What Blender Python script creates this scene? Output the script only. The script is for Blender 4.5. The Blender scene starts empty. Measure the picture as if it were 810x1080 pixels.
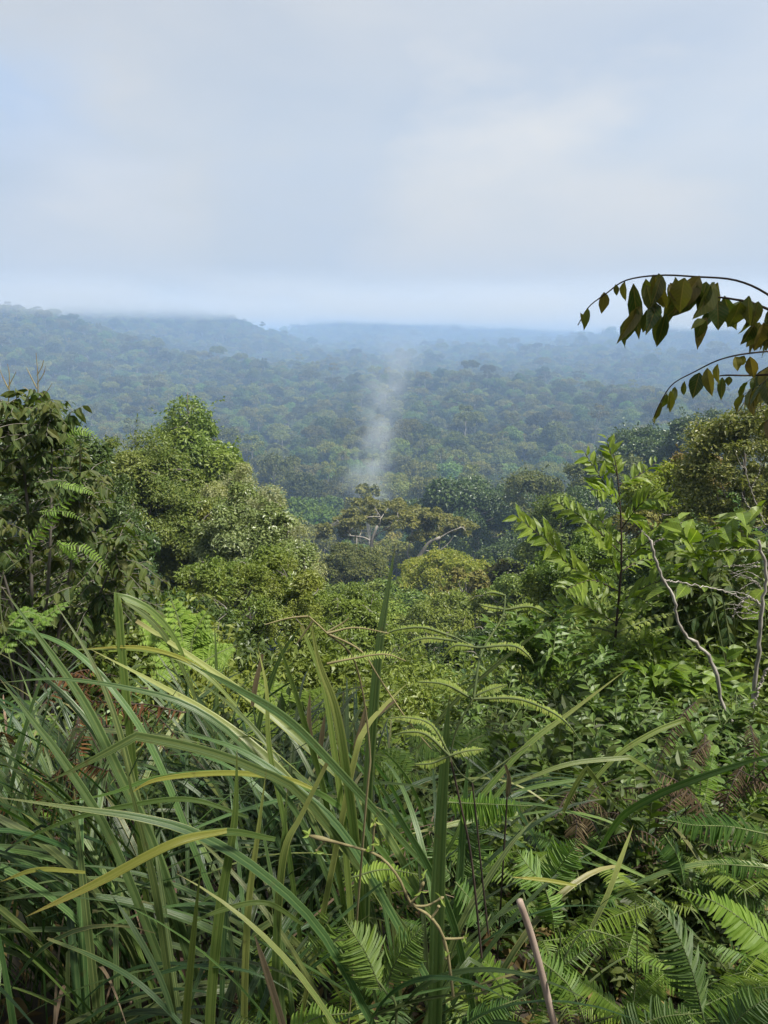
import bpy, math
import numpy as np
from mathutils import Vector
HAZE_D = .00044
SUN_E = 5.0
EXPO = 0.72
SKY_OFF = (3.1, 1.7, .4)
SKY_C0, SKY_C1, SKY_C2 = (4.05, 4.38, 4.75), (4.3, 4.52, 4.75), (4.65, 4.72, 4.76)
GAIN = 1.5
TINT = (1.18, 1.13, .66)
SKY_LOW = (3.35, 3.35, 3.3)
SKY_WHITE = (5.0, 4.97, 4.85)
SKY_BLUE = (3.0, 3.85, 5.2)

# ------------------------------------------------------------------ basics
scene = bpy.context.scene
COL = scene.collection
R = math.radians
PW, PH = 810.0, 1080.0
VF = R(69.0)
F = (PH / 2) / math.tan(VF / 2)
HORIZON = 346.0
PITCH = math.atan((PH / 2 - HORIZON) / F)
EYE = np.array([0.0, 0.0, 1.7])
cP, sP = math.cos(PITCH), math.sin(PITCH)
SUN_EL, SUN_AZ = R(58.0), R(112.0)          # azimuth from +Y (view direction) towards +X
SUN = np.array([math.cos(SUN_EL) * math.sin(SUN_AZ), math.cos(SUN_EL) * math.cos(SUN_AZ), math.sin(SUN_EL)])
UP = np.array([0.0, 0.0, 1.0])


def at(px, py, Y):
    """photo pixel and forward distance -> world point"""
    x, y = (px - PW / 2) / F, (PH / 2 - py) / F
    d = np.array([x, cP + y * sP, -sP + y * cP])
    return EYE + d * (Y / d[1])


def pxm(Y):
    """metres per photo pixel at forward distance Y (near the picture's middle)"""
    return Y / F / cP


def nrm(a):
    a = np.asarray(a, float)
    return a / np.maximum(np.linalg.norm(a, axis=-1, keepdims=True), 1e-9)


def rot_to(N, rng=None):
    return N


# ------------------------------------------------------------------ mesh building
class MB:
    def __init__(self):
        self.V, self.UV, self.f3, self.f4, self.n = [], [], [], [], 0

    def add(self, V, f3=None, f4=None, uv=None):
        V = np.asarray(V, float).reshape(-1, 3)
        if f3 is not None and len(f3):
            self.f3.append(np.asarray(f3, int).reshape(-1, 3) + self.n)
        if f4 is not None and len(f4):
            self.f4.append(np.asarray(f4, int).reshape(-1, 4) + self.n)
        self.V.append(V)
        self.UV.append(np.zeros((len(V), 2)) if uv is None else np.asarray(uv, float))
        self.n += len(V)
        return self

    def mesh(self, name, mat, smooth=False, origin=None):
        V = np.concatenate(self.V) if self.V else np.zeros((0, 3))
        if origin is not None:
            V = V - np.asarray(origin)
        UV = np.concatenate(self.UV) if self.UV else np.zeros((0, 2))
        a3 = np.concatenate(self.f3) if self.f3 else np.zeros((0, 3), int)
        a4 = np.concatenate(self.f4) if self.f4 else np.zeros((0, 4), int)
        me = bpy.data.meshes.new(name)
        me.vertices.add(len(V))
        me.vertices.foreach_set('co', V.astype(np.float32).ravel())
        li = np.concatenate([a3.ravel(), a4.ravel()]).astype(np.int32)
        tot = np.concatenate([np.full(len(a3), 3), np.full(len(a4), 4)]).astype(np.int32)
        st = np.concatenate([[0], np.cumsum(tot)[:-1]]).astype(np.int32) if len(tot) else np.zeros(0, np.int32)
        me.loops.add(len(li))
        me.loops.foreach_set('vertex_index', li)
        me.polygons.add(len(tot))
        me.polygons.foreach_set('loop_start', st)
        me.polygons.foreach_set('loop_total', tot)
        me.update(calc_edges=True)
        uvl = me.uv_layers.new(name='UVMap')
        uvl.data.foreach_set('uv', UV[li].astype(np.float32).ravel())
        me.polygons.foreach_set('use_smooth', np.full(len(tot), bool(smooth)))
        if mat is not None:
            me.materials.append(mat)
        me.validate()
        return me

    def build(self, name, mat, parent=None, smooth=False, origin=None):
        o = bpy.data.objects.new(name, self.mesh(name, mat, smooth, origin))
        COL.objects.link(o)
        if parent is not None:
            o.parent = parent
        return o


def tag(o, label=None, cat=None, group=None, kind=None):
    if label: o['label'] = label
    if cat: o['category'] = cat
    if group: o['group'] = group
    if kind: o['kind'] = kind
    return o


def thing(name, label, cat, loc=(0, 0, 0), group=None, rz=0.0):
    o = bpy.data.objects.new(name, None)
    o.empty_display_size = 0.2
    COL.objects.link(o)
    o.location = tuple(float(v) for v in loc)
    o.rotation_euler = (0, 0, rz)
    return tag(o, label, cat, group)


def copy_thing(src, loc, rz, scale, label, group):
    r = src.copy()
    COL.objects.link(r)
    r.location = tuple(float(v) for v in loc)
    r.rotation_euler = (0, 0, rz)
    r.scale = scale
    r['label'] = label
    r['group'] = group
    for ch in src.children:
        c = ch.copy()
        COL.objects.link(c)
        c.parent = r
    return r


def tube(mb, P, rad, k=6, cap=True):
    P = np.asarray(P, float)
    m = len(P)
    rad = np.broadcast_to(np.asarray(rad, float), (m,))
    T = nrm(np.gradient(P, axis=0))
    ref = np.array([0.31, 0.17, 0.93]) if abs(T[0, 2]) < 0.85 else np.array([0.93, 0.2, 0.3])
    A = nrm(np.cross(T, ref))
    B = np.cross(T, A)
    ang = np.linspace(0, 2 * math.pi, k, endpoint=False)
    ring = np.cos(ang)[None, :, None] * A[:, None, :] + np.sin(ang)[None, :, None] * B[:, None, :]
    V = P[:, None, :] + rad[:, None, None] * ring
    i = np.arange(m - 1)[:, None] * k
    j = np.arange(k)[None, :]
    jn = (j + 1) % k
    f4 = np.stack([i + j, i + jn, i + k + jn, i + k + j], -1).reshape(-1, 4)
    V = V.reshape(-1, 3)
    uv = np.stack([np.tile(np.arange(k) / k, m), np.repeat(np.linspace(0, 1, m), k)], 1)
    f3 = []
    if cap:
        V = np.vstack([V, P[-1] + T[-1] * rad[-1] * 0.5])
        uv = np.vstack([uv, [0.5, 1.0]])
        c = m * k
        b = (m - 1) * k
        f3 = [[b + q, b + (q + 1) % k, c] for q in range(k)]
    mb.add(V, f3, f4, uv)


def curve(P, m=20):
    """Catmull-Rom through the points"""
    P = np.asarray(P, float)
    n = len(P)
    if n == 2:
        return P[0] + np.linspace(0, 1, m)[:, None] * (P[1] - P[0])
    Q = np.vstack([2 * P[0] - P[1], P, 2 * P[-1] - P[-2]])
    t = np.linspace(0, n - 1 - 1e-6, m)
    i = t.astype(int)
    u = (t - i)[:, None]
    p0, p1, p2, p3 = Q[i], Q[i + 1], Q[i + 2], Q[i + 3]
    return 0.5 * (2 * p1 + (p2 - p0) * u + (2 * p0 - 5 * p1 + 4 * p2 - p3) * u ** 2 + (3 * p1 - p0 - 3 * p2 + p3) * u ** 3)


# leaf templates: columns along, across, lift
DIA = (np.array([(0, 0, 0), (.45, .5, .1), (1, 0, -.1), (.45, -.5, .1)], float), np.array([(0, 3, 2), (0, 2, 1)]), None)


def strip_tpl(us, ws, droop, fold, wave=0.0):
    T = []
    for i, (u, w) in enumerate(zip(us, ws)):
        z = -droop * u * u
        e = wave * (1 if i % 2 else -1)
        T += [(u, w, z + fold * w + e), (u, 0, z), (u, -w, z + fold * w - e)]
    f4 = []
    for i in range(len(us) - 1):
        a, b = i * 3, i * 3 + 3
        f4 += [(a + 1, b + 1, b, a), (a + 2, b + 2, b + 1, a + 1)]
    return (np.array(T, float), None, np.array(f4))


LEAF = strip_tpl([0, .14, .34, .56, .78, .92, 1.0], [.02, .30, .48, .46, .26, .09, .0], .22, .22, .012)
LEAF_S = strip_tpl([0, .22, .55, .85, 1.0], [.03, .42, .48, .18, .0], .2, .22)
PINNA = strip_tpl([0, .5, .85, 1.0], [.5, .48, .32, .0], .16, .12)


def leaves(mb, tpl, P, D, N, L, W):
    """P base points, D along, N face normal; L length, W width (arrays)"""
    T, t3, t4 = tpl
    P, D, N = np.asarray(P, float), nrm(D), np.asarray(N, float)
    n, k = len(P), len(T)
    if n == 0:
        return
    L = np.broadcast_to(np.asarray(L, float), (n,))
    W = np.broadcast_to(np.asarray(W, float), (n,))
    S = nrm(np.cross(N, D))
    N = np.cross(D, S)
    V = (P[:, None, :] + (L[:, None] * T[None, :, 0])[..., None] * D[:, None, :]
         + (W[:, None] * T[None, :, 1])[..., None] * S[:, None, :]
         + (L[:, None] * T[None, :, 2])[..., None] * N[:, None, :]).reshape(-1, 3)
    off = (np.arange(n) * k)[:, None, None]
    uv = np.tile(np.stack([T[:, 1] + .5, T[:, 0]], 1), (n, 1))
    mb.add(V, None if t3 is None else (t3[None] + off).reshape(-1, 3), None if t4 is None else (t4[None] + off).reshape(-1, 4), uv)


def rdir(rng, n):
    return nrm(rng.normal(size=(n, 3)))


# ------------------------------------------------------------------ terrain
_wr = np.random.default_rng(11)
_WAV = [(lam, _wr.uniform(0, 6.28), _wr.uniform(0, 6.28), amp) for lam, amp in
        [(900, 1.0), (610, .9), (430, .8), (310, .7), (220, .5), (150, .35), (95, .2)] for _ in (0, 1)]


def waves(x, y):
    z = 0
    for lam, a, ph, amp in _WAV:
        z = z + amp * np.sin((x * math.cos(a) + y * math.sin(a)) * 6.283 / lam + ph)
    return z / 4.0


def ground_z(x, y):
    x, y = np.asarray(x, float), np.asarray(y, float)
    D = np.hypot(x, y)
    s = np.where(y > 0, y, 0)
    prof = np.interp(s, [0, .9, 2, 3.2, 6, 10, 20, 40, 80, 150, 250, 400, 900, 1800, 3000, 4500, 7000, 20000],
                     [0, 0, -.25, -.7, -2.4, -5.2, -12, -23, -46, -78, -100, -112, -114, -117, -130, -140, -125, -100])
    back = np.where(y < 0, np.minimum(-y * .35, 25), 0)
    fade = np.exp(-(s / 230.0) ** 2)
    kx = np.where(x > 0, .42, .34)
    ax = np.maximum(np.abs(x) - 1.0, 0)
    lat = kx * (np.sqrt(ax * ax + 9) - 3)
    lat = np.minimum(lat, 40) * fade * np.clip((s - 1.5) / 6, 0, 1)
    far = np.clip((D - 300) / 500, 0, 1)
    z = prof + back + lat + waves(x, y) * 20 * far
    # hills: cx, cy, sx, sy, h, sharpness
    for cx, cy, sx, sy, h, p in HILLS:
        q = ((x - cx) / sx) ** 2 + ((y - cy) / sy) ** 2
        z = z + h * np.exp(-.5 * q ** p)
    return z


HILLS = [(-900, 1280, 285, 420, 144, 1.0),
         (-700, 2350, 320, 380, 124, 1.7),
         (-140, 3900, 230, 500, 130, 1.0),
         (420, 4300, 500, 500, 90, 1.2),
         (1600, 2600, 600, 500, 85, 1.0)]


# ------------------------------------------------------------------ materials
def new_mat(name):
    m = bpy.data.materials.new(name)
    m.use_nodes = True
    nt = m.node_tree
    for n in list(nt.nodes):
        nt.nodes.remove(n)
    return m, nt


def N_(nt, typ, **kw):
    n = nt.nodes.new(typ)
    for k, v in kw.items():
        setattr(n, k, v)
    return n


def ramp(nt, fac, cols, pos=None):
    r = N_(nt, 'ShaderNodeValToRGB')
    el = r.color_ramp.elements
    k = len(cols)
    while len(el) < k:
        el.new(0.5)
    for i, c in enumerate(cols):
        el[i].position = (i / (k - 1)) if pos is None else pos[i]
        el[i].color = (c[0], c[1], c[2], 1)
    nt.links.new(fac, r.inputs[0])
    return r.outputs[0]


def mathn(nt, op, a, b=None, clamp=False):
    n = N_(nt, 'ShaderNodeMath', operation=op)
    n.use_clamp = clamp
    for i, v in enumerate([a, b]):
        if v is None: continue
        if isinstance(v, (int, float)): n.inputs[i].default_value = v
        else: nt.links.new(v, n.inputs[i])
    return n.outputs[0]


def mixc(nt, fac, a, b, mode='MIX'):
    n = N_(nt, 'ShaderNodeMix', data_type='RGBA', blend_type=mode)
    for sock, v in ((n.inputs[0], fac), (n.inputs[6], a), (n.inputs[7], b)):
        if isinstance(v, (int, float)): sock.default_value = v
        elif isinstance(v, tuple): sock.default_value = (v[0], v[1], v[2], 1)
        else: nt.links.new(v, sock)
    return n.outputs[2]


def leafmat(name, cols, rough=.5, trans=.3, spec=.35, hue=.03, val=.3, noise=0.0, nscale=.4, ncol=None, vein=False, sheen=0.0, back=None):
    """leaf colours vary per leaf, per plant and in broad patches; light passes through the blade"""
    cols = [tuple(v * GAIN * k for v, k in zip(q, TINT)) for q in cols]
    ncol = tuple(v * GAIN * k for v, k in zip(ncol, TINT)) if ncol else None
    m, nt = new_mat(name)
    geo = N_(nt, 'ShaderNodeNewGeometry')
    oi = N_(nt, 'ShaderNodeObjectInfo')
    c = ramp(nt, geo.outputs['Random Per Island'], cols)
    if noise > 0:
        tc = N_(nt, 'ShaderNodeTexCoord')
        nz = N_(nt, 'ShaderNodeTexNoise')
        nz.inputs['Scale'].default_value = nscale
        nz.inputs['Detail'].default_value = 3
        nt.links.new(tc.outputs['Object'], nz.inputs['Vector'])
        f = mathn(nt, 'MULTIPLY', mathn(nt, 'MULTIPLY', mathn(nt, 'SUBTRACT', nz.outputs[0], .42), 5.0, True), noise)
        c = mixc(nt, f, c, ncol or cols[-1])
    if vein:
        uv = N_(nt, 'ShaderNodeUVMap')
        sx = N_(nt, 'ShaderNodeSeparateXYZ')
        nt.links.new(uv.outputs[0], sx.inputs[0])
        d = mathn(nt, 'ABSOLUTE', mathn(nt, 'SUBTRACT', sx.outputs[0], .5))
        mid = mathn(nt, 'LESS_THAN', d, .025)
        w = N_(nt, 'ShaderNodeTexWave', wave_type='BANDS', bands_direction='Y')
        w.inputs['Scale'].default_value = 2.6
        w.inputs['Distortion'].default_value = .6
        cb = N_(nt, 'ShaderNodeCombineXYZ')
        nt.links.new(sx.outputs[0], cb.inputs[0])
        nt.links.new(mathn(nt, 'SUBTRACT', sx.outputs[1], mathn(nt, 'MULTIPLY', d, .6)), cb.inputs[1])
        nt.links.new(cb.outputs[0], w.inputs['Vector'])
        f = mathn(nt, 'MULTIPLY', mathn(nt, 'POWER', w.outputs['Fac'], 6.0), .22)
        f = mathn(nt, 'MAXIMUM', f, mathn(nt, 'MULTIPLY', mid, .55))
        c = mixc(nt, f, c, tuple(min(1, v * 1.9 + .01) for v in cols[-1]))
        # blemishes
        tc2 = N_(nt, 'ShaderNodeTexCoord')
        nb = N_(nt, 'ShaderNodeTexNoise')
        nb.inputs['Scale'].default_value = 55
        nb.inputs['Detail'].default_value = 4
        nt.links.new(tc2.outputs['Object'], nb.inputs['Vector'])
        f2 = mathn(nt, 'MULTIPLY', mathn(nt, 'SUBTRACT', nb.outputs[0], .62), 7.0, True)
        c = mixc(nt, mathn(nt, 'MULTIPLY', f2, .7), c, (.09, .06, .025))
    hs = N_(nt, 'ShaderNodeHueSaturation')
    nt.links.new(c, hs.inputs['Color'])
    nt.links.new(mathn(nt, 'ADD', mathn(nt, 'MULTIPLY', mathn(nt, 'SUBTRACT', oi.outputs['Random'], .5), 2 * hue), .5), hs.inputs['Hue'])
    r2 = mathn(nt, 'FRACT', mathn(nt, 'MULTIPLY', oi.outputs['Random'], 7.31))
    nt.links.new(mathn(nt, 'ADD', mathn(nt, 'MULTIPLY', mathn(nt, 'SUBTRACT', r2, .5), 2 * val), 1.0), hs.inputs['Value'])
    c = hs.outputs[0]
    if back is not None:
        c = mixc(nt, geo.outputs['Backfacing'], c, back)
    p = N_(nt, 'ShaderNodeBsdfPrincipled')
    nt.links.new(c, p.inputs['Base Color'])
    p.inputs['Roughness'].default_value = rough
    p.inputs['Specular IOR Level'].default_value = spec
    out = N_(nt, 'ShaderNodeOutputMaterial')
    if trans > 0:
        t = N_(nt, 'ShaderNodeBsdfTranslucent')
        nt.links.new(mixc(nt, 1.0, c, (1.5, 1.6, .7), 'MULTIPLY'), t.inputs[0])
        ms = N_(nt, 'ShaderNodeMixShader')
        ms.inputs[0].default_value = trans
        nt.links.new(p.outputs[0], ms.inputs[1])
        nt.links.new(t.outputs[0], ms.inputs[2])
        nt.links.new(ms.outputs[0], out.inputs['Surface'])
    else:
        nt.links.new(p.outputs[0], out.inputs['Surface'])
    return m


def barkmat(name, c1, c2, scale=6.0, stretch=.25, rough=.85):
    m, nt = new_mat(name)
    tc = N_(nt, 'ShaderNodeTexCoord')
    mp = N_(nt, 'ShaderNodeMapping')
    mp.inputs['Scale'].default_value = (1, 1, stretch)
    nt.links.new(tc.outputs['Object'], mp.inputs[0])
    nz = N_(nt, 'ShaderNodeTexNoise')
    nz.inputs['Scale'].default_value = scale
    nz.inputs['Detail'].default_value = 6
    nt.links.new(mp.outputs[0], nz.inputs['Vector'])
    c = ramp(nt, nz.outputs[0], [c1, c2], [.35, .68])
    p = N_(nt, 'ShaderNodeBsdfPrincipled')
    nt.links.new(c, p.inputs['Base Color'])
    p.inputs['Roughness'].default_value = rough
    bp = N_(nt, 'ShaderNodeBump')
    bp.inputs['Strength'].default_value = .5
    nt.links.new(nz.outputs[0], bp.inputs['Height'])
    nt.links.new(bp.outputs[0], p.inputs['Normal'])
    out = N_(nt, 'ShaderNodeOutputMaterial')
    nt.links.new(p.outputs[0], out.inputs[0])
    return m


def blademat(name, dark, light, tip, dry=.25, trans=.3, rough=.38):
    """long strap leaf: pale midrib and edges, fine lengthwise veins, yellowing towards the tip on some blades"""
    m, nt = new_mat(name)
    uv = N_(nt, 'ShaderNodeUVMap')
    sx = N_(nt, 'ShaderNodeSeparateXYZ')
    nt.links.new(uv.outputs[0], sx.inputs[0])
    u, v = sx.outputs[0], sx.outputs[1]
    geo = N_(nt, 'ShaderNodeNewGeometry')
    rnd = geo.outputs['Random Per Island']
    r2 = mathn(nt, 'FRACT', mathn(nt, 'MULTIPLY', rnd, 13.7))
    r3 = mathn(nt, 'FRACT', mathn(nt, 'MULTIPLY', rnd, 41.3))
    cb = N_(nt, 'ShaderNodeCombineXYZ')
    nt.links.new(mathn(nt, 'MULTIPLY', u, 9.0), cb.inputs[0])
    nt.links.new(mathn(nt, 'MULTIPLY', v, .8), cb.inputs[1])
    nt.links.new(mathn(nt, 'MULTIPLY', rnd, 50.0), cb.inputs[2])
    nz = N_(nt, 'ShaderNodeTexNoise')
    nz.inputs['Scale'].default_value = 1.4
    nz.inputs['Detail'].default_value = 3
    nt.links.new(cb.outputs[0], nz.inputs['Vector'])
    d = mathn(nt, 'ABSOLUTE', mathn(nt, 'SUBTRACT', u, .5))
    rib = mathn(nt, 'SUBTRACT', 1.0, mathn(nt, 'MULTIPLY', d, 9.0), True)
    edge = mathn(nt, 'MULTIPLY', mathn(nt, 'SUBTRACT', d, .36), 7.0, True)
    f = mathn(nt, 'ADD', mathn(nt, 'MULTIPLY', mathn(nt, 'SUBTRACT', nz.outputs[0], .38), 1.3, True), mathn(nt, 'MULTIPLY', rib, .55))
    f = mathn(nt, 'ADD', f, mathn(nt, 'MULTIPLY', edge, .45), True)
    base = mixc(nt, f, dark, light)
    hs = N_(nt, 'ShaderNodeHueSaturation')
    nt.links.new(base, hs.inputs['Color'])
    nt.links.new(mathn(nt, 'ADD', mathn(nt, 'MULTIPLY', r2, .06), .442), hs.inputs['Hue'])
    nt.links.new(mathn(nt, 'ADD', mathn(nt, 'MULTIPLY', r3, .6), .7), hs.inputs['Value'])
    # yellowing: only on some blades, from the tip down and along the edges
    has = mathn(nt, 'LESS_THAN', rnd, dry)
    n2 = N_(nt, 'ShaderNodeTexNoise')
    n2.inputs['Scale'].default_value = 3.0
    nt.links.new(cb.outputs[0], n2.inputs['Vector'])
    y = mathn(nt, 'ADD', mathn(nt, 'ADD', v, mathn(nt, 'MULTIPLY', n2.outputs[0], .7)), mathn(nt, 'MULTIPLY', edge, .4))
    y = mathn(nt, 'MULTIPLY', mathn(nt, 'SUBTRACT', y, mathn(nt, 'ADD', mathn(nt, 'MULTIPLY', r2, .7), .45)), 2.5, True)
    y = mathn(nt, 'MULTIPLY', y, has)
    c = mixc(nt, y, hs.outputs[0], tip)
    # brown dead tips and specks
    tp = mathn(nt, 'MULTIPLY', mathn(nt, 'SUBTRACT', mathn(nt, 'ADD', v, mathn(nt, 'MULTIPLY', n2.outputs[0], .1)), 1.0), 12.0, True)
    c = mixc(nt, tp, c, (.16, .10, .05))
    tc = N_(nt, 'ShaderNodeTexCoord')
    n3 = N_(nt, 'ShaderNodeTexNoise')
    n3.inputs['Scale'].default_value = 38
    n3.inputs['Detail'].default_value = 4
    nt.links.new(tc.outputs['Object'], n3.inputs['Vector'])
    c = mixc(nt, mathn(nt, 'MULTIPLY', mathn(nt, 'MULTIPLY', mathn(nt, 'SUBTRACT', n3.outputs[0], .64), 9.0, True), .6), c, (.10, .075, .03))
    p = N_(nt, 'ShaderNodeBsdfPrincipled')
    nt.links.new(c, p.inputs['Base Color'])
    p.inputs['Roughness'].default_value = rough
    p.inputs['Specular IOR Level'].default_value = .4
    bp = N_(nt, 'ShaderNodeBump')
    bp.inputs['Strength'].default_value = .25
    bp.inputs['Distance'].default_value = .004
    nt.links.new(nz.outputs[0], bp.inputs['Height'])
    nt.links.new(bp.outputs[0], p.inputs['Normal'])
    t = N_(nt, 'ShaderNodeBsdfTranslucent')
    nt.links.new(mixc(nt, 1.0, c, (1.3, 1.5, .7), 'MULTIPLY'), t.inputs[0])
    ms = N_(nt, 'ShaderNodeMixShader')
    ms.inputs[0].default_value = trans
    nt.links.new(p.outputs[0], ms.inputs[1])
    nt.links.new(t.outputs[0], ms.inputs[2])
    out = N_(nt, 'ShaderNodeOutputMaterial')
    nt.links.new(ms.outputs[0], out.inputs[0])
    return m


def soilmat(name):
    m, nt = new_mat(name)
    tc = N_(nt, 'ShaderNodeTexCoord')
    nz = N_(nt, 'ShaderNodeTexNoise')
    nz.inputs['Scale'].default_value = 1.3
    nz.inputs['Detail'].default_value = 9
    nt.links.new(tc.outputs['Object'], nz.inputs['Vector'])
    c = ramp(nt, nz.outputs[0], [(.018, .014, .009), (.045, .034, .02), (.03, .04, .016)], [.3, .55, .75])
    p = N_(nt, 'ShaderNodeBsdfPrincipled')
    nt.links.new(c, p.inputs['Base Color'])
    p.inputs['Roughness'].default_value = .95
    out = N_(nt, 'ShaderNodeOutputMaterial')
    nt.links.new(p.outputs[0], out.inputs[0])
    return m


MAT = {}
MAT['soil'] = soilmat('forest_soil')
MAT['bark'] = barkmat('grey_bark', (.10, .085, .065), (.22, .20, .17))
MAT['pale_bark'] = barkmat('pale_bark', (.20, .18, .145), (.40, .37, .31), 3.0)
MAT['dark_stem'] = barkmat('dark_stem', (.022, .014, .010), (.06, .04, .025), 30)
MAT['green_stem'] = barkmat('green_stem', (.07, .10, .03), (.13, .16, .05), 25)
MAT['tan_stem'] = barkmat('tan_stem', (.17, .14, .06), (.30, .26, .12), 25)
MAT['dry_wood'] = barkmat('dry_wood', (.17, .15, .125), (.42, .39, .34), 22)
MAT['stalk_wood'] = barkmat('stalk_wood', (.24, .17, .125), (.46, .36, .28), 30)
MAT['far1'] = leafmat('canopy_leaf', [(.026, .048, .014), (.045, .075, .020), (.07, .10, .03)], .6, .18, .25, .045, .65, .6, .12, (.085, .095, .03))
MAT['far2'] = leafmat('canopy_leaf_olive', [(.05, .06, .018), (.075, .085, .025), (.10, .105, .04)], .6, .18, .25, .03, .5, .4, .12, (.12, .11, .045))
# ------------------------------------------------------------------ crowns and trees
def fib(n, zmin=-1.0):
    i = np.arange(n) + .5
    z = 1 - (1 - zmin) * i / n
    a = i * 2.399963
    r = np.sqrt(np.maximum(0, 1 - z * z))
    return np.stack([r * np.cos(a), r * np.sin(a), z], 1)


def blobs(rng, Rv, nb, rb, zmin=-.35, jit=.25, inner=.82):
    """clump centres and radii spread over an ellipsoid Rv"""
    d = nrm(fib(nb, zmin) + rng.normal(size=(nb, 3)) * jit)
    k = inner * rng.uniform(.72, 1.1, nb)
    C = d * np.asarray(Rv) * k[:, None]
    r = rb * rng.uniform(.55, 1.35, nb)
    return C, r


def foliage(mb, rng, C, r, dens, L, ratio=.5, tpl=DIA, flat=.8, up=.45, droop=.1, zmin=-.55, lj=.35, rag=.3, sprig=0):
    """leaf faces in a thick ragged shell round each clump (dens = leaves per square metre of clump surface)"""
    n = np.maximum(4, (dens * 4 * math.pi * r * r * .7).astype(int))
    idx = np.repeat(np.arange(len(C)), n)
    d = rdir(rng, len(idx) * 2)
    d = d[d[:, 2] > zmin][:len(idx)]
    idx = idx[:len(d)]
    rad = r[idx] * (1.0 - rag + rag * 1.5 * rng.uniform(0, 1, len(d)) ** 1.4)
    off = d * rad[:, None] * np.array([1, 1, flat])
    ck = rng.uniform(.72, 1.3, len(C))
    sh = rng.uniform(.75, 1.3, (len(C), 3))
    off = off * sh[idx]
    P = C[idx] + off
    keep = np.ones(len(P), bool)
    for j in range(len(C)):                       # drop leaves buried deep in another clump
        near_ = np.where((np.abs(P[:, 0] - C[j, 0]) < r[j] * .65) & (idx != j))[0]
        q = (((P[near_] - C[j]) / np.array([1, 1, flat])) ** 2).sum(1) / r[j] ** 2
        keep[near_[q < .38]] = False
    P, d, idx = P[keep], d[keep], idx[keep]
    n = len(P)
    Nn = nrm(d * .7 + UP * up + rng.normal(size=(n, 3)) * .45)
    D = nrm(np.cross(Nn, rng.normal(size=(n, 3))) + d * .5 - UP * droop)
    l = L * ck[idx] * rng.uniform(1 - lj, 1 + lj, n)
    if sprig:
        q = rng.integers(0, n, sprig)
        q = q[d[q, 2] > -.2]
        ax = nrm(d[q] * .8 + UP * .55 + rng.normal(size=(len(q), 3)) * .3)
        sl_ = L * rng.uniform(2.2, 5.5, len(q))
        for u in np.linspace(.1, 1, 9):
            Ps = P[q] + ax * (sl_ * u)[:, None]
            Ds = nrm(ax * .5 + rdir(rng, len(q)) * .9)
            leaves(mb, tpl, Ps, Ds, nrm(UP * .7 + rng.normal(size=(len(q), 3)) * .5), L * rng.uniform(.7, 1.25, len(q)), L * ratio)
    leaves(mb, tpl, P - D * l[:, None] * .4, D, Nn, l, l * ratio)
    return n


def limbs(mb, rng, base, top, r0, C, k, spread=.55):
    """tapered trunk with a slight bend and limbs to k of the clumps"""
    base, top = np.asarray(base, float), np.asarray(top, float)
    H = np.linalg.norm(top - base)
    mid = base + (top - base) * np.array([.35, .7])[:, None] + rng.normal(size=(2, 3)) * np.array([1, 1, .1]) * H * .03
    P = curve(np.vstack([base, mid, top]), 14)
    rr = np.linspace(1, .35, 14) * r0
    rr[0] *= 1.7
    rr[1] *= 1.2
    tube(mb, P, rr, 8)
    pick = rng.permutation(len(C))[:k]
    for j in pick:
        s = P[int(rng.uniform(7, 13))]
        e = C[j]
        m_ = s + (e - s) * .5 + np.array([0, 0, -.08 * np.linalg.norm(e - s)]) + rng.normal(size=3) * .06 * np.linalg.norm(e - s)
        Q = curve([s, m_, e], 8)
        tube(mb, Q, np.linspace(.36, .08, 8) * r0, 5)


def make_tree(name, label, cat, rng, loc, H, Rv, nb, rb, dens, L, leaf, bark, group=None, r0=.3, k=9, zmin=-.25, flat=.75, up=.45, ratio=.55, droop=.1, tpl=DIA, rag=.3, lift=0.0, lean=(0, 0)):
    """tree at loc (its foot): trunk and limbs, crown centred at height H - Rv[2]"""
    t = thing(name, label, cat, loc, group)
    C, r = blobs(rng, Rv, nb, rb, zmin)
    cz = H - Rv[2] - rb * .5
    C = C + np.array([lean[0], lean[1], cz])
    w = MB()
    limbs(w, rng, (0, 0, -.6), (lean[0], lean[1], cz + Rv[2] * .35), r0, C, k)
    w.build('trunk', bark, t, True)
    c = MB()
    foliage(c, rng, C, r, dens, L, ratio, tpl, flat, up, droop, rag=rag)
    c.build('crown', leaf, t)
    return t


# ------------------------------------------------------------------ ground
def build_ground():
    rad = np.concatenate([[0], np.geomspace(.35, 14000, 190)])
    na = 260
    a = np.linspace(0, 2 * math.pi, na, endpoint=False)
    X = rad[:, None] * np.sin(a)[None]
    Y = rad[:, None] * np.cos(a)[None]
    Z = ground_z(X, Y)
    V = np.stack([X, Y, Z], -1).reshape(-1, 3)
    i = np.arange(len(rad) - 1)[:, None] * na
    j = np.arange(na)[None]
    jn = (j + 1) % na
    f4 = np.stack([i + j, i + na + j, i + na + jn, i + jn], -1)[1:].reshape(-1, 4)
    f3 = np.stack([np.zeros(na, int), na + np.arange(na), na + (np.arange(na) + 1) % na], 1)
    f3 = f3[:, [0, 2, 1]]
    f4 = f4[:, ::-1]
    mb = MB()
    mb.add(V, f3, f4)
    o = mb.build('ground', MAT['soil'], None, True)
    tag(o, 'dark soil of the hillside falling away into the broad valley', 'ground', None, 'structure')


build_ground()

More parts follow.
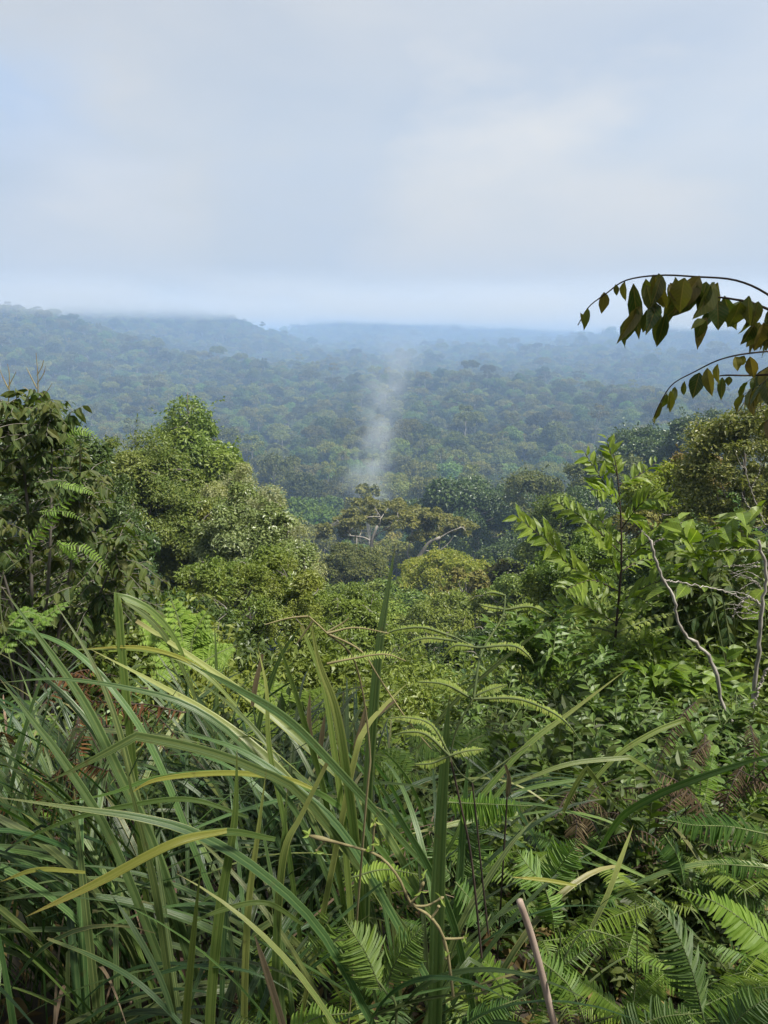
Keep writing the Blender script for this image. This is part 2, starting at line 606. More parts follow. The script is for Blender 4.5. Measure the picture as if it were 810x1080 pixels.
# ------------------------------------------------------------------ valley forest
rngF = np.random.default_rng(5)
VAR = []
V_LAB = 'rainforest tree on the near valley side below the viewpoint, one crown among many alike'
V_GRP = 'rainforest trees of the near valley side'
specs = [  # H, R, nb, rb, leaf, bark
    (26, (7.0, 7.0, 5.0), 15, 2.7, 'far1', 'bark'),
    (30, (8.5, 8.5, 4.6), 19, 2.7, 'far1', 'bark'),
    (23, (5.5, 5.5, 5.5), 12, 2.5, 'far1', 'bark'),
    (34, (9.0, 9.0, 4.2), 15, 2.6, 'far2', 'pale_bark'),
    (28, (6.5, 7.8, 5.6), 17, 2.3, 'far1', 'bark'),
    (35, (5.8, 5.8, 4.4), 7, 1.8, 'far2', 'pale_bark')]


def valley_tree(i, dens, L):
    H, Rv, nb, rb, lf, bk = specs[i]
    return make_tree('rainforest_tree', V_LAB, 'tree', np.random.default_rng(100 + i), (0, 0, 0), H, Rv, nb, rb, dens, L,
                     MAT[lf], MAT[bk], V_GRP, .38, 8)


VAR = [valley_tree(i, 4.2, .95) for i in range(6)]

# candidate positions: one per cell of a jittered polar grid, spacing growing with distance
FPTS = []
Dk = 48.0
while Dk < 6500:
    s = 7.4 + Dk / 190.0 if Dk < 300 else (8.9 + (Dk - 300) / 320.0 if Dk < 1200 else 11.7 + (Dk - 1200) / 240.0)
    lim = R(36) if Dk < 3000 else R(33)
    n = int(2 * lim * Dk / s)
    for q in range(n):
        az = -lim + 2 * lim * (q + rngF.uniform(.1, .9)) / n
        d = Dk + rngF.uniform(-.45, .45) * s
        FPTS.append((d * math.sin(az), d * math.cos(az), s))
    Dk += s * .88
FPTS = np.array(FPTS)
gz = ground_z(FPTS[:, 0], FPTS[:, 1])
vi = rngF.choice(6, len(FPTS), p=[.23, .19, .19, .09, .18, .12])
scl = (FPTS[:, 2] / 12.2) * rngF.uniform(.72, 1.3, len(FPTS))
scl = np.where(FPTS[:, 2] < 10, scl * 1.15, scl)
Dp = np.hypot(FPTS[:, 0], FPTS[:, 1])
scl = np.where(Dp < 300, np.interp(Dp, [48, 80, 150, 300], [.34, .46, .68, 1.0]) * rngF.uniform(.8, 1.2, len(FPTS)), scl)
scl = scl * np.where(rngF.uniform(0, 1, len(FPTS)) < .06, 1.3, 1.0)
zsc = scl * rngF.uniform(.78, 1.22, len(FPTS))
# picture column and row of each crown top, to choose the trees that show largest
Hs = np.array([s[0] for s in specs])[vi] * zsc
dx, dy, dz = FPTS[:, 0], FPTS[:, 1], gz + Hs - EYE[2]
fw = dy * cP - dz * sP
px = PW / 2 + F * dx / fw
py = PH / 2 - F * (dy * sP + dz * cP) / fw
near = (Dp < 420) & (px > 315) & (px < 800) & (py < 690) & (py > 425)
EXCL = []     # circles kept free for the trees placed one by one: x, y, radius


def finish_forest():
    free = np.ones(len(FPTS), bool)
    for x, y, r in EXCL:
        free &= np.hypot(FPTS[:, 0] - x, FPTS[:, 1] - y) > r
    idx = np.where(near & free)[0]
    idx = idx[np.argsort(Dp[idx])][:235]
    used = set()
    rr = np.random.default_rng(8)
    for i in idx:
        v = vi[i]
        loc = (FPTS[i, 0], FPTS[i, 1], gz[i])
        sc = (scl[i], scl[i], zsc[i])
        rz = rr.uniform(0, 6.28)
        if v not in used:
            used.add(v)
            VAR[v].location, VAR[v].rotation_euler, VAR[v].scale = loc, (0, 0, rz), sc
        else:
            copy_thing(VAR[v], loc, rz, sc, V_LAB, V_GRP)
    rest = free.copy()
    rest[idx] = False
    rest &= Dp > 120
    # the far-off forest: one object, trees set out on points
    me = bpy.data.meshes.new('far_forest')
    P = np.stack([FPTS[rest, 0], FPTS[rest, 1], gz[rest]], 1)
    me.vertices.add(len(P))
    me.vertices.foreach_set('co', P.astype(np.float32).ravel())
    for nm, typ, val in (('vid', 'INT', vi[rest]), ('rot', 'FLOAT', rr.uniform(0, 6.28, len(P)))):
        a = me.attributes.new(nm, typ, 'POINT')
        a.data.foreach_set('value', val.astype(np.int32 if typ == 'INT' else np.float32))
    a = me.attributes.new('size', 'FLOAT_VECTOR', 'POINT')
    a.data.foreach_set('vector', np.stack([scl[rest], scl[rest], zsc[rest]], 1).astype(np.float32).ravel())
    o = bpy.data.objects.new('far_forest', me)
    COL.objects.link(o)
    tag(o, 'rainforest canopy filling the whole valley and covering the hazy hills', 'forest', None, 'stuff')
    ng = bpy.data.node_groups.new('forest_scatter', 'GeometryNodeTree')
    ng.interface.new_socket('Geometry', in_out='INPUT', socket_type='NodeSocketGeometry')
    ng.interface.new_socket('Geometry', in_out='OUTPUT', socket_type='NodeSocketGeometry')
    nd, lk = ng.nodes, ng.links
    gi, go = nd.new('NodeGroupInput'), nd.new('NodeGroupOutput')
    iop = nd.new('GeometryNodeInstanceOnPoints')
    join = nd.new('GeometryNodeJoinGeometry')
    insts = []
    for t in VAR:
        jt = nd.new('GeometryNodeJoinGeometry')
        for ch in t.children:
            oi = nd.new('GeometryNodeObjectInfo')
            oi.transform_space = 'ORIGINAL'
            oi.inputs['Object'].default_value = ch
            lk.new(oi.outputs['Geometry'], jt.inputs[0])
        g2 = nd.new('GeometryNodeGeometryToInstance')
        lk.new(jt.outputs[0], g2.inputs[0])
        insts.append(g2)
    for g2 in reversed(insts):          # a join lists its newest link first
        lk.new(g2.outputs[0], join.inputs[0])

    def named(nm, typ):
        a = nd.new('GeometryNodeInputNamedAttribute')
        a.data_type = typ
        a.inputs['Name'].default_value = nm
        return next(s for s in a.outputs if s.enabled and s.name == 'Attribute')
    cx = nd.new('ShaderNodeCombineXYZ')
    lk.new(named('rot', 'FLOAT'), cx.inputs[2])
    lk.new(gi.outputs[0], iop.inputs['Points'])
    lk.new(join.outputs[0], iop.inputs['Instance'])
    iop.inputs['Pick Instance'].default_value = True
    lk.new(named('vid', 'INT'), iop.inputs['Instance Index'])
    lk.new(cx.outputs[0], iop.inputs['Rotation'])
    lk.new(named('size', 'FLOAT_VECTOR'), iop.inputs['Scale'])
    lk.new(iop.outputs[0], go.inputs[0])
    mod = o.modifiers.new('scatter', 'NODES')
    mod.node_group = ng
    print('forest', len(P), 'individual valley trees', len(idx))


# ------------------------------------------------------------------ air
def volmat(name, color, dens, aniso=0.0, build=None, step=1.0):
    m, nt = new_mat(name)
    v = N_(nt, 'ShaderNodeVolumePrincipled')
    v.inputs['Color'].default_value = (*color, 1)
    v.inputs['Density'].default_value = dens
    v.inputs['Anisotropy'].default_value = aniso
    if build:
        nt.links.new(build(nt), v.inputs['Density'])
    out = N_(nt, 'ShaderNodeOutputMaterial')
    nt.links.new(v.outputs[0], out.inputs['Volume'])
    try:
        m.cycles.volume_step_rate = step
        m.cycles.homogeneous_volume = build is None
    except Exception:
        pass
    return m


def box(name, lo, hi, mat):
    x0, y0, z0 = lo
    x1, y1, z1 = hi
    c = ((x0 + x1) / 2, (y0 + y1) / 2, (z0 + z1) / 2)
    V = [(x, y, z) for x in (x0, x1) for y in (y0, y1) for z in (z0, z1)]
    f = [(0, 1, 3, 2), (4, 6, 7, 5), (0, 4, 5, 1), (2, 3, 7, 6), (0, 2, 6, 4), (1, 5, 7, 3)]
    o = MB().add(V, None, f).build(name, mat, None, False, c)
    o.location = c
    return o


HAZE_TOP = 100.0
haze = box('haze', (-14500, -14500, -150), (14500, 14500, HAZE_TOP), volmat('haze_air', (.47, .68, 1.0), HAZE_D))
tag(haze, 'pale blue haze thickening over the distant valley', 'haze', None, 'stuff')


def fog_density(dmax, zlo, zhi, sc, thr, wid):
    def b(nt):
        tc = N_(nt, 'ShaderNodeTexCoord')
        geo = N_(nt, 'ShaderNodeNewGeometry')
        mp = N_(nt, 'ShaderNodeMapping')
        mp.inputs['Scale'].default_value = sc
        nt.links.new(geo.outputs['Position'], mp.inputs[0])
        nz = N_(nt, 'ShaderNodeTexNoise')
        nz.inputs['Scale'].default_value = 1.0
        nz.inputs['Detail'].default_value = 4
        nt.links.new(mp.outputs[0], nz.inputs['Vector'])
        s = N_(nt, 'ShaderNodeSeparateXYZ')
        nt.links.new(geo.outputs['Position'], s.inputs[0])
        mr = N_(nt, 'ShaderNodeMapRange')
        mr.inputs[1].default_value, mr.inputs[2].default_value = zlo, zhi
        zz = mathn(nt, 'ADD', s.outputs[2], mathn(nt, 'MULTIPLY', mathn(nt, 'MAXIMUM', mathn(nt, 'SUBTRACT', s.outputs[1], 2600.0), 0.0), .012))
        zz = mathn(nt, 'ADD', zz, mathn(nt, 'MULTIPLY', mathn(nt, 'MAXIMUM', mathn(nt, 'SUBTRACT', s.outputs[0], -100.0), 0.0), .030))
        nt.links.new(mathn(nt, 'ADD', zz, mathn(nt, 'MULTIPLY', mathn(nt, 'SUBTRACT', nz.outputs[0], .5), wid)), mr.inputs[0])
        mr.clamp = True
        return mathn(nt, 'MULTIPLY', mathn(nt, 'MULTIPLY', mathn(nt, 'POWER', mr.outputs[0], 1.6), mathn(nt, 'MULTIPLY', mathn(nt, 'SUBTRACT', float(HAZE_TOP - 4), s.outputs[2]), .013, True)), mathn(nt, 'MULTIPLY', mathn(nt, 'ADD', mathn(nt, 'MULTIPLY', mathn(nt, 'SUBTRACT', nz.outputs[0], .40), 6.0, True), .12), dmax * 1.25))
    return b


fog = box('fog_bank', (-5000, 1150, -70), (5000, 7600, HAZE_TOP - 2), volmat('fog', (.80, .805, .81), 0, .1, fog_density(.0062, 22, 58, (.0032, .0032, .010), 0, 60), .35))
tag(fog, 'low white cloud lying on the far ridge tops', 'fog', None, 'stuff')


def mist():
    """thin column of mist rising off the canopy"""
    rngm = np.random.default_rng(3)
    Yd = 330.0
    ctr = [(390, 540, 40), (386, 508, 36), (394, 475, 30), (403, 445, 30), (404, 415, 33), (414, 385, 38), (436, 345, 44)]
    P = np.array([at(a, b, Yd) for a, b, _ in ctr])
    Pc = curve(P, 22)
    rr = np.interp(np.linspace(0, 1, 22), np.linspace(0, 1, len(ctr)), [c[2] for c in ctr]) * pxm(Yd)
    rr[-1] *= .3
    mb = MB()
    tube(mb, Pc - P[0], rr, 20)
    # close the foot
    def dens(nt):
        tc = N_(nt, 'ShaderNodeTexCoord')
        s = N_(nt, 'ShaderNodeSeparateXYZ')
        nt.links.new(tc.outputs['Object'], s.inputs[0])
        h = P[-1, 2] - P[0, 2]
        # distance from the bending axis, in radii
        ax = N_(nt, 'ShaderNodeFloatCurve')
        v = mathn(nt, 'DIVIDE', s.outputs[2], h, True)
        cxs = [(p[0] - P[0, 0]) for p in P]
        cyr = [(p[1] - P[0, 1]) for p in P]
        cr = N_(nt, 'ShaderNodeValToRGB')
        el = cr.color_ramp.elements
        while len(el) < len(P): el.new(.5)
        for i, p in enumerate(P):
            el[i].position = float(np.clip((p[2] - P[0, 2]) / h, 0, 1))
            el[i].color = ((p[0] - P[0, 0]) / 40 + .5, ctr[i][2] * pxm(Yd) / 40, 0, 1)
        nt.links.new(v, cr.inputs[0])
        sc = N_(nt, 'ShaderNodeSeparateColor')
        nt.links.new(cr.outputs[0], sc.inputs[0])
        axx = mathn(nt, 'MULTIPLY', mathn(nt, 'SUBTRACT', sc.outputs[0], .5), 40.0)
        rad = mathn(nt, 'MULTIPLY', sc.outputs[1], 40.0)
        ddx = mathn(nt, 'SUBTRACT', s.outputs[0], axx)
        d2 = mathn(nt, 'SQRT', mathn(nt, 'ADD', mathn(nt, 'MULTIPLY', ddx, ddx), mathn(nt, 'MULTIPLY', s.outputs[1], s.outputs[1])))
        fall = mathn(nt, 'POWER', mathn(nt, 'SUBTRACT', 1.0, mathn(nt, 'DIVIDE', d2, rad), True), 1.6)
        nz = N_(nt, 'ShaderNodeTexNoise')
        nz.inputs['Scale'].default_value = .10
        nz.inputs['Detail'].default_value = 5
        nz.inputs['Distortion'].default_value = 1.0
        nt.links.new(tc.outputs['Object'], nz.inputs['Vector'])
        n = mathn(nt, 'MULTIPLY', mathn(nt, 'SUBTRACT', nz.outputs[0], .36), 2.6, True)
        top = mathn(nt, 'SUBTRACT', 1.0, mathn(nt, 'POWER', v, 3.0), True)
        bot = mathn(nt, 'MULTIPLY', v, 9.0, True)
        return mathn(nt, 'MULTIPLY', mathn(nt, 'MULTIPLY', mathn(nt, 'MULTIPLY', fall, n), mathn(nt, 'MULTIPLY', top, bot)), .11)
    o = mb.build('mist_wisp', volmat('mist', (.90, .96, 1), 0, .1, dens, .25), None, True)
    o.location = tuple(P[0])
    tag(o, 'pale wisp of mist rising from the treetops in mid valley', 'mist', None, 'stuff')


mist()

# ------------------------------------------------------------------ sky, sun, camera
world = bpy.data.worlds.new('World')
scene.world = world
world.use_nodes = True
wt = world.node_tree
bg = wt.nodes['Background']
sky = wt.nodes.new('ShaderNodeTexSky')
sky.sky_type = 'NISHITA'
sky.sun_disc = False
sky.sun_elevation = SUN_EL
sky.sun_rotation = SUN_AZ
sky.air_density = 1.0
sky.dust_density = 2.0
sky.ozone_density = 1.5
tcw = wt.nodes.new('ShaderNodeTexCoord')
mpw = wt.nodes.new('ShaderNodeMapping')
mpw.inputs['Scale'].default_value = (1.0, 1.0, 2.6)
mpw.inputs['Location'].default_value = SKY_OFF
wt.links.new(tcw.outputs['Generated'], mpw.inputs[0])
nzw = wt.nodes.new('ShaderNodeTexNoise')
nzw.inputs['Scale'].default_value = 1.7
nzw.inputs['Detail'].default_value = 7
nzw.inputs['Roughness'].default_value = .5
nzw.inputs['Distortion'].default_value = .3
wt.links.new(mpw.outputs[0], nzw.inputs['Vector'])
nz2 = wt.nodes.new('ShaderNodeTexNoise')
nz2.inputs['Scale'].default_value = 4.2
nz2.inputs['Detail'].default_value = 6
wt.links.new(mpw.outputs[0], nz2.inputs['Vector'])
sepw = wt.nodes.new('ShaderNodeSeparateXYZ')
wt.links.new(tcw.outputs['Generated'], sepw.inputs[0])
# thin high cloud nearly everywhere, thicker and whiter towards the sun's side and low down
cl = ramp(wt, mathn(wt, 'ADD', mathn(wt, 'MULTIPLY', nzw.outputs[0], .75), mathn(wt, 'MULTIPLY', nz2.outputs[0], .25)), [SKY_C0, SKY_C1, SKY_C2], [.36, .52, .66])
side = mathn(wt, 'ADD', mathn(wt, 'MULTIPLY', sepw.outputs[0], .16), .98)
cl = mixc(wt, 1.0, cl, side, 'MULTIPLY')
cov = mathn(wt, 'ADD', mathn(wt, 'MULTIPLY', mathn(wt, 'SUBTRACT', nzw.outputs[0], .34), 2.6, True), .0)
cov = mathn(wt, 'ADD', mathn(wt, 'MULTIPLY', cov, .3), .68, True)
skyc = mixc(wt, cov, sky.outputs[0], cl)
# a broad white cloud low ahead and a thin bluish gap beside it
def patch(px_, py_, k, amt):
    d_ = nrm(at(px_, py_, 100.0) - EYE)
    dt = wt.nodes.new('ShaderNodeVectorMath')
    dt.operation = 'DOT_PRODUCT'
    wt.links.new(tcw.outputs['Generated'], dt.inputs[0])
    dt.inputs[1].default_value = tuple(d_)
    w_ = mathn(wt, 'ADD', mathn(wt, 'SUBTRACT', mathn(wt, 'MULTIPLY', mathn(wt, 'SUBTRACT', dt.outputs['Value'], 1.0), k), -1.0), mathn(wt, 'MULTIPLY', mathn(wt, 'SUBTRACT', nz2.outputs[0], .5), 3.4), True)
    return mathn(wt, 'MULTIPLY', w_, amt)


skyc = mixc(wt, patch(-10, 205, 55.0, .75), skyc, SKY_BLUE)
skyc = mixc(wt, patch(330, 235, 120.0, .4), skyc, SKY_BLUE)
skyc = mixc(wt, patch(560, 285, 32.0, .85), skyc, SKY_WHITE)
skyc = mixc(wt, patch(90, 295, 70.0, .7), skyc, SKY_WHITE)
# cloud down to the horizon
low = mathn(wt, 'MULTIPLY', mathn(wt, 'SUBTRACT', .22, sepw.outputs[2]), 4.5, True)
skyc = mixc(wt, mathn(wt, 'MULTIPLY', low, .8), skyc, SKY_LOW)
wt.links.new(skyc, bg.inputs['Color'])
bg.inputs['Strength'].default_value = .1

sl = bpy.data.lights.new('sun', 'SUN')
sl.energy = SUN_E
sl.angle = R(7)
sl.color = (1, .95, .87)
so = bpy.data.objects.new('sun', sl)
COL.objects.link(so)
so.rotation_euler = Vector((-SUN).tolist()).to_track_quat('-Z', 'Y').to_euler()

cd = bpy.data.cameras.new('camera')
cam = bpy.data.objects.new('camera', cd)
COL.objects.link(cam)
cam.location = tuple(EYE)
cam.rotation_euler = (math.pi / 2 - PITCH, 0, 0)
cd.sensor_fit = 'VERTICAL'
cd.angle = VF
cd.clip_start = .05
cd.clip_end = 60000
scene.camera = cam
scene.render.engine = 'CYCLES'
cy = scene.cycles
cy.max_bounces = 6
cy.diffuse_bounces = 3
cy.glossy_bounces = 2
cy.transmission_bounces = 4
cy.volume_bounces = 2
cy.transparent_max_bounces = 8
cy.use_denoising = True
try:
    cy.denoiser = 'OPENIMAGEDENOISE'
    cy.denoising_prefilter = 'ACCURATE'
except Exception as e:
    print(e)
cy.caustics_reflective = False
cy.caustics_refractive = False
cy.sample_clamp_indirect = 4
scene.view_settings.view_transform = 'Standard'
scene.view_settings.look = 'None'
scene.view_settings.exposure = EXPO
scene.view_settings.gamma = 1
# ------------------------------------------------------------------ shrubs and trees placed one by one
MAT['leaf_mid'] = leafmat('mid_green_leaf', [(.035, .062, .018), (.06, .095, .026), (.095, .135, .042)], .45, .28, .4, .012, .12, .55, .5, (.12, .13, .04))
MAT['leaf_bright'] = leafmat('bright_green_leaf', [(.047, .074, .021), (.072, .105, .032), (.106, .14, .048)], .42, .32, .4, .012, .12, .4, .4, (.15, .17, .05))
MAT['leaf_olive'] = leafmat('olive_leaf', [(.042, .070, .020), (.068, .10, .028), (.105, .128, .042)], .5, .25, .35, .012, .12, .6, .45, (.11, .13, .045))
MAT['leaf_grey'] = leafmat('grey_green_leaf', [(.05, .075, .040), (.078, .106, .060), (.13, .155, .11)], .4, .22, .5, .01, .1, .5, .35, (.08, .11, .03))
MAT['leaf_tan'] = leafmat('tan_flush_leaf', [(.11, .135, .11), (.155, .178, .155), (.22, .235, .22)], .5, .3, .35, .01, .1, .5, .6, (.14, .16, .06))
MAT['leaf_gold'] = leafmat('golden_leaf', [(.07, .078, .03), (.105, .108, .045), (.14, .135, .07)], .5, .3, .3, .0, .05, .5, .3, (.07, .08, .025))
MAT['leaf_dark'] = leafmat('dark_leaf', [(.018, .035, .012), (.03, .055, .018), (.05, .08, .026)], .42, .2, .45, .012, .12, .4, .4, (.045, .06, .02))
MAT['leaf_brown'] = leafmat('brownish_leaf', [(.040, .055, .020), (.058, .075, .026), (.085, .094, .038)], .5, .25, .3, .01, .1, .4, .4, (.06, .07, .025))
MAT['leaf_lime'] = leafmat('lime_leaf', [(.09, .12, .025), (.14, .17, .035), (.20, .21, .06)], .45, .35, .35, .012, .12, .5, .6, (.08, .12, .03))
MAT['leaf_russet'] = leafmat('russet_leaf', [(.09, .06, .03), (.14, .085, .045), (.10, .09, .035)], .5, .25, .3, .01, .1, .5, .5, (.07, .085, .03))


def hero(name, label, cat, seed, px, ptop, w, h, Y, leaf, bark='bark', nb=30, L=.16, cover=1.3, rbk=.27, depth=1.0, zmin=-.3, ratio=.5, k=10, up=.45, flat=.8, rag=.3, jit=.25, excl=.9, r0=None, droop=.1, tpl=DIA, shape=None, foot=None):
    rng = np.random.default_rng(seed)
    u = pxm(Y)
    c = at(px, ptop + h / 2.0, Y)
    Rx, Rz = w / 2 * u, h / 2 * u
    Rv = np.array([Rx, Rx * depth, Rz])
    c[1] += Rv[1] * .5
    foot = np.array([c[0], c[1], float(ground_z(c[0], c[1]))]) if foot is None else np.asarray(foot)
    t = thing(name, label, cat, foot)
    rb = rbk * (Rx * Rz) ** .5
    C, r = blobs(rng, Rv - rb * .6, nb, rb, zmin, jit, .95)
    if shape is not None:
        C = shape(C, Rv)
    C = C + (c - foot)
    wd = MB()
    top = np.array([C[:, 0].mean(), C[:, 1].mean(), (c - foot)[2] + Rz * .45])
    limbs(wd, rng, (0, 0, -.4), top, r0 or max(.04, Rx * .05), C, k)
    if Y < 45:
        for j in range(26):
            i0 = rng.integers(len(C))
            dn = np.linalg.norm(C - C[i0], axis=1)
            i1 = np.argsort(dn)[rng.integers(2, 6)]
            cc = c - foot
            p0, p1 = C[i0] + nrm(C[i0] - cc) * r[i0] * .9, C[i1] + nrm(C[i1] - cc) * r[i1] * .98
            tube(wd, curve([C[i0], p0 * .6 + p1 * .4 + rng.normal(size=3) * .05, p1 + UP * r[i1] * .2], 8), np.linspace(.9, .35, 8) * u, 4)
    wd.build('trunk' if cat == 'tree' else 'stem', MAT[bark], t, True)
    m = MB()
    dens = cover / (L * L * ratio * .5)
    n = foliage(m, rng, C, r, dens, L, ratio, tpl, flat, up, droop, rag=rag, sprig=int(Rx * Rz * 14 / (L * 8) ** 1.2) if Y < 45 else 60)
    m.build('crown' if cat == 'tree' else 'foliage', MAT[leaf], t)
    if excl:
        EXCL.append((c[0], c[1], Rx * excl + 2))
    return t, C + foot, r


def fall_shape(C, Rv):
    C = C.copy()
    C[:, 2] -= np.maximum(0, C[:, 0] + .1 * Rv[0]) * .75
    return C


def cone_shape(C, Rv):
    k = 1.12 - .62 * (C[:, 2:3] / Rv[2] * .5 + .5) ** 1.1
    C = C.copy()
    C[:, :2] *= k
    return C


MAT['leaf_pale'] = leafmat('pale_speckled_leaf', [(.05, .065, .022), (.09, .105, .04), (.17, .17, .085), (.07, .085, .03)], .4, .3, .45, .01, .1, .4, .6, (.07, .085, .03))

# left mound, far to near
hero('rainforest_tree', 'upright bright green tree with a pointed crown standing above the sunlit shrub mound', 'tree', 21, 190, 430, 134, 170, 36, 'leaf_bright', nb=40, L=.21, cover=1.2, rbk=.26, shape=cone_shape, excl=.8)
t_tan, _, _ = hero('pale_tipped_bush', 'tall bush with pale tan new leaves along its outer edge, behind the sunlit mound', 'bush', 22, 262, 492, 170, 260, 31, 'leaf_tan', nb=132, L=0.112, cover=1.2, rbk=0.115, depth=.9, shape=fall_shape, rag=.5)
hero('dense_bush', 'dense rounded bush of small olive and yellowed leaves beside the tall big-leaved shrub', 'bush', 23, 128, 462, 190, 250, 24, 'leaf_olive', nb=154, L=0.112, cover=1.2, rbk=0.130, rag=.5)
hero('dense_bush', 'large sunlit grey-green rounded bush in front of the pale tan bush', 'bush', 24, 266, 506, 150, 230, 22, 'leaf_grey', nb=154, L=0.112, cover=1.25, rbk=0.122, depth=.9, shape=fall_shape, rag=.5)
hero('dense_bush', 'yellow-green bush filling the notch between the pointed tree and the grey-green bush', 'bush', 25, 212, 520, 120, 170, 25, 'leaf_mid', nb=101, L=0.112, cover=1.2, rbk=0.144, rag=.5)
hero('low_bush', 'low glossy green bush at the foot of the sunlit mound', 'bush', 26, 250, 590, 190, 150, 14, 'leaf_mid', nb=132, L=0.083, cover=1.25, rbk=0.122, ratio=.42, rag=.5)
hero('low_bush', 'fresh light green bush below the mist, between the mound and the dark thicket', 'bush', 27, 362, 622, 120, 130, 17, 'leaf_bright', nb=110, L=0.083, cover=1.2, rbk=0.144, ratio=.42, rag=.5)
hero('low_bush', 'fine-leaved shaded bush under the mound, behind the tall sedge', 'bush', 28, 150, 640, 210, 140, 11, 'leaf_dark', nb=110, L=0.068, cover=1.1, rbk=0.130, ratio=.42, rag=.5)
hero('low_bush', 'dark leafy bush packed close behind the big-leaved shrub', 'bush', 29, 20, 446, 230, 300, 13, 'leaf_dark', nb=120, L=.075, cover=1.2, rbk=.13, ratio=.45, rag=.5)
# trees of the middle distance
hero('emergent_tree', 'broad dark green tree crown standing behind the golden-leaved trees', 'tree', 31, 508, 510, 175, 110, 165, 'leaf_dark', nb=46, L=.75, cover=1.5, rbk=.25, k=10, flat=.7, depth=.8, ratio=.6)
hero('emergent_tree', 'dark tree crown lower down the slope beside the broad dark crown', 'tree', 32, 560, 566, 120, 80, 120, 'leaf_dark', nb=30, L=.55, cover=1.4, rbk=.28, flat=.7, ratio=.6)
hero('rounded_tree', 'round brownish twiggy tree below the golden-leaved tree', 'tree', 33, 371, 578, 80, 74, 92, 'leaf_brown', nb=40, L=.36, cover=1.4, rbk=.25, rag=.2)
hero('rounded_tree', 'broad yellow-green tree crown in front of the leaning white trunk', 'tree', 34, 468, 586, 118, 92, 72, 'leaf_lime', nb=50, L=.33, cover=1.4, rbk=.24, flat=.7)
hero('rounded_tree', 'mid green tree between the brownish tree and the yellow-green crown', 'tree', 35, 408, 618, 100, 90, 58, 'leaf_mid', nb=40, L=.28, cover=1.4, rbk=.26)
hero('rounded_tree', 'green tree with a loose crown right below the round brownish tree', 'tree', 36, 345, 615, 80, 90, 50, 'leaf_olive', nb=36, L=.25, cover=1.35, rbk=.26)
hero('rounded_tree', 'small olive tree on the slope beyond the yellow-green crown', 'tree', 37, 535, 596, 90, 60, 84, 'leaf_olive', nb=34, L=.36, cover=1.4, rbk=.27)
hero('rounded_tree', 'leafy green tree under the yellow-green crown, above the dark thicket', 'tree', 38, 470, 634, 110, 90, 40, 'leaf_bright', nb=44, L=.2, cover=1.3, rbk=.24)
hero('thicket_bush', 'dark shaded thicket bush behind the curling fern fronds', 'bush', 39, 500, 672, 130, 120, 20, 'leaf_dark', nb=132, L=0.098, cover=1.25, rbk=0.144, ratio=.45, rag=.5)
hero('thicket_bush', 'lighter green thicket bush behind the tall upright sedge blade', 'bush', 40, 412, 680, 120, 120, 18, 'leaf_mid', nb=123, L=0.090, cover=1.2, rbk=0.144, ratio=.45, rag=.5)
hero('rounded_tree', 'olive gold-tinged tree behind the glossy sapling', 'tree', 41, 596, 520, 92, 130, 55, 'leaf_olive', nb=46, L=.26, cover=1.3, rbk=.23)
hero('rounded_tree', 'dark green tree with bright leaf glints lower than the olive gold-tinged tree', 'tree', 42, 560, 606, 120, 110, 34, 'leaf_mid', nb=50, L=.19, cover=1.25, rbk=.22)
hero('ridge_tree', 'dark broad tree on the shoulder of the side ridge, under the drooping branch tips', 'tree', 43, 690, 452, 110, 80, 150, 'leaf_dark', nb=40, L=.65, cover=1.45, rbk=.25, flat=.65, ratio=.6)
hero('ridge_tree', 'dark tree highest on the side ridge beside the sunlit shrubs', 'tree', 44, 748, 436, 80, 84, 135, 'leaf_dark', nb=34, L=.6, cover=1.4, rbk=.25, flat=.7, ratio=.6)
hero('ridge_tree', 'brown-green tree at the low end of the side ridge', 'tree', 45, 648, 480, 90, 70, 140, 'leaf_brown', nb=34, L=.6, cover=1.4, rbk=.25, flat=.7, ratio=.6)
hero('ridge_tree', 'tree with bare white twigs in its crown, beyond the sapling', 'tree', 46, 568, 496, 76, 70, 150, 'leaf_brown', nb=24, L=.6, cover=1.2, rbk=.26, flat=.65, bark='pale_bark', k=18, ratio=.6)
hero('ridge_tree', 'dark flat tree below the side ridge, behind the top of the sapling', 'tree', 47, 650, 522, 140, 80, 100, 'leaf_dark', nb=44, L=.45, cover=1.4, rbk=.24, flat=.65, ratio=.6)
# near shrubs of the right-hand slope
hero('sunlit_shrub', 'round shrub with cream-yellow sunlit leaf tips beside the sapling', 'shrub', 51, 712, 494, 95, 90, 21, 'leaf_lime', nb=88, L=0.105, cover=1.2, rbk=0.173, ratio=.5, rag=.5)
hero('sunlit_shrub', 'tall glossy shrub of small pale leaves under the overhanging dark leaves', 'shrub', 52, 796, 432, 140, 190, 16, 'leaf_pale', nb=132, L=0.083, cover=1.15, rbk=0.144, ratio=.5, rag=.75)
hero('sunlit_shrub', 'shrub with russet young leaves between the dark ridge and the cream-tipped shrub', 'shrub', 53, 742, 478, 70, 60, 28, 'leaf_russet', nb=57, L=0.128, cover=1.2, rbk=0.194, rag=.5)
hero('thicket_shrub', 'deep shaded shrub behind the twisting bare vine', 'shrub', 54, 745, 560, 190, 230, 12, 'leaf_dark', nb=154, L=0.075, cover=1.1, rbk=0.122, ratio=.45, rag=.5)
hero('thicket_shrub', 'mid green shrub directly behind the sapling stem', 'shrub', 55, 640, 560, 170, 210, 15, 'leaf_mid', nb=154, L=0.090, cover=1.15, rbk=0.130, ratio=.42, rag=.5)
hero('thicket_shrub', 'low shaded shrub under the glossy leaf sprays, above the ferns', 'shrub', 56, 610, 690, 220, 130, 9, 'leaf_dark', nb=123, L=0.064, cover=1.1, rbk=0.122, ratio=.4, rag=.5)


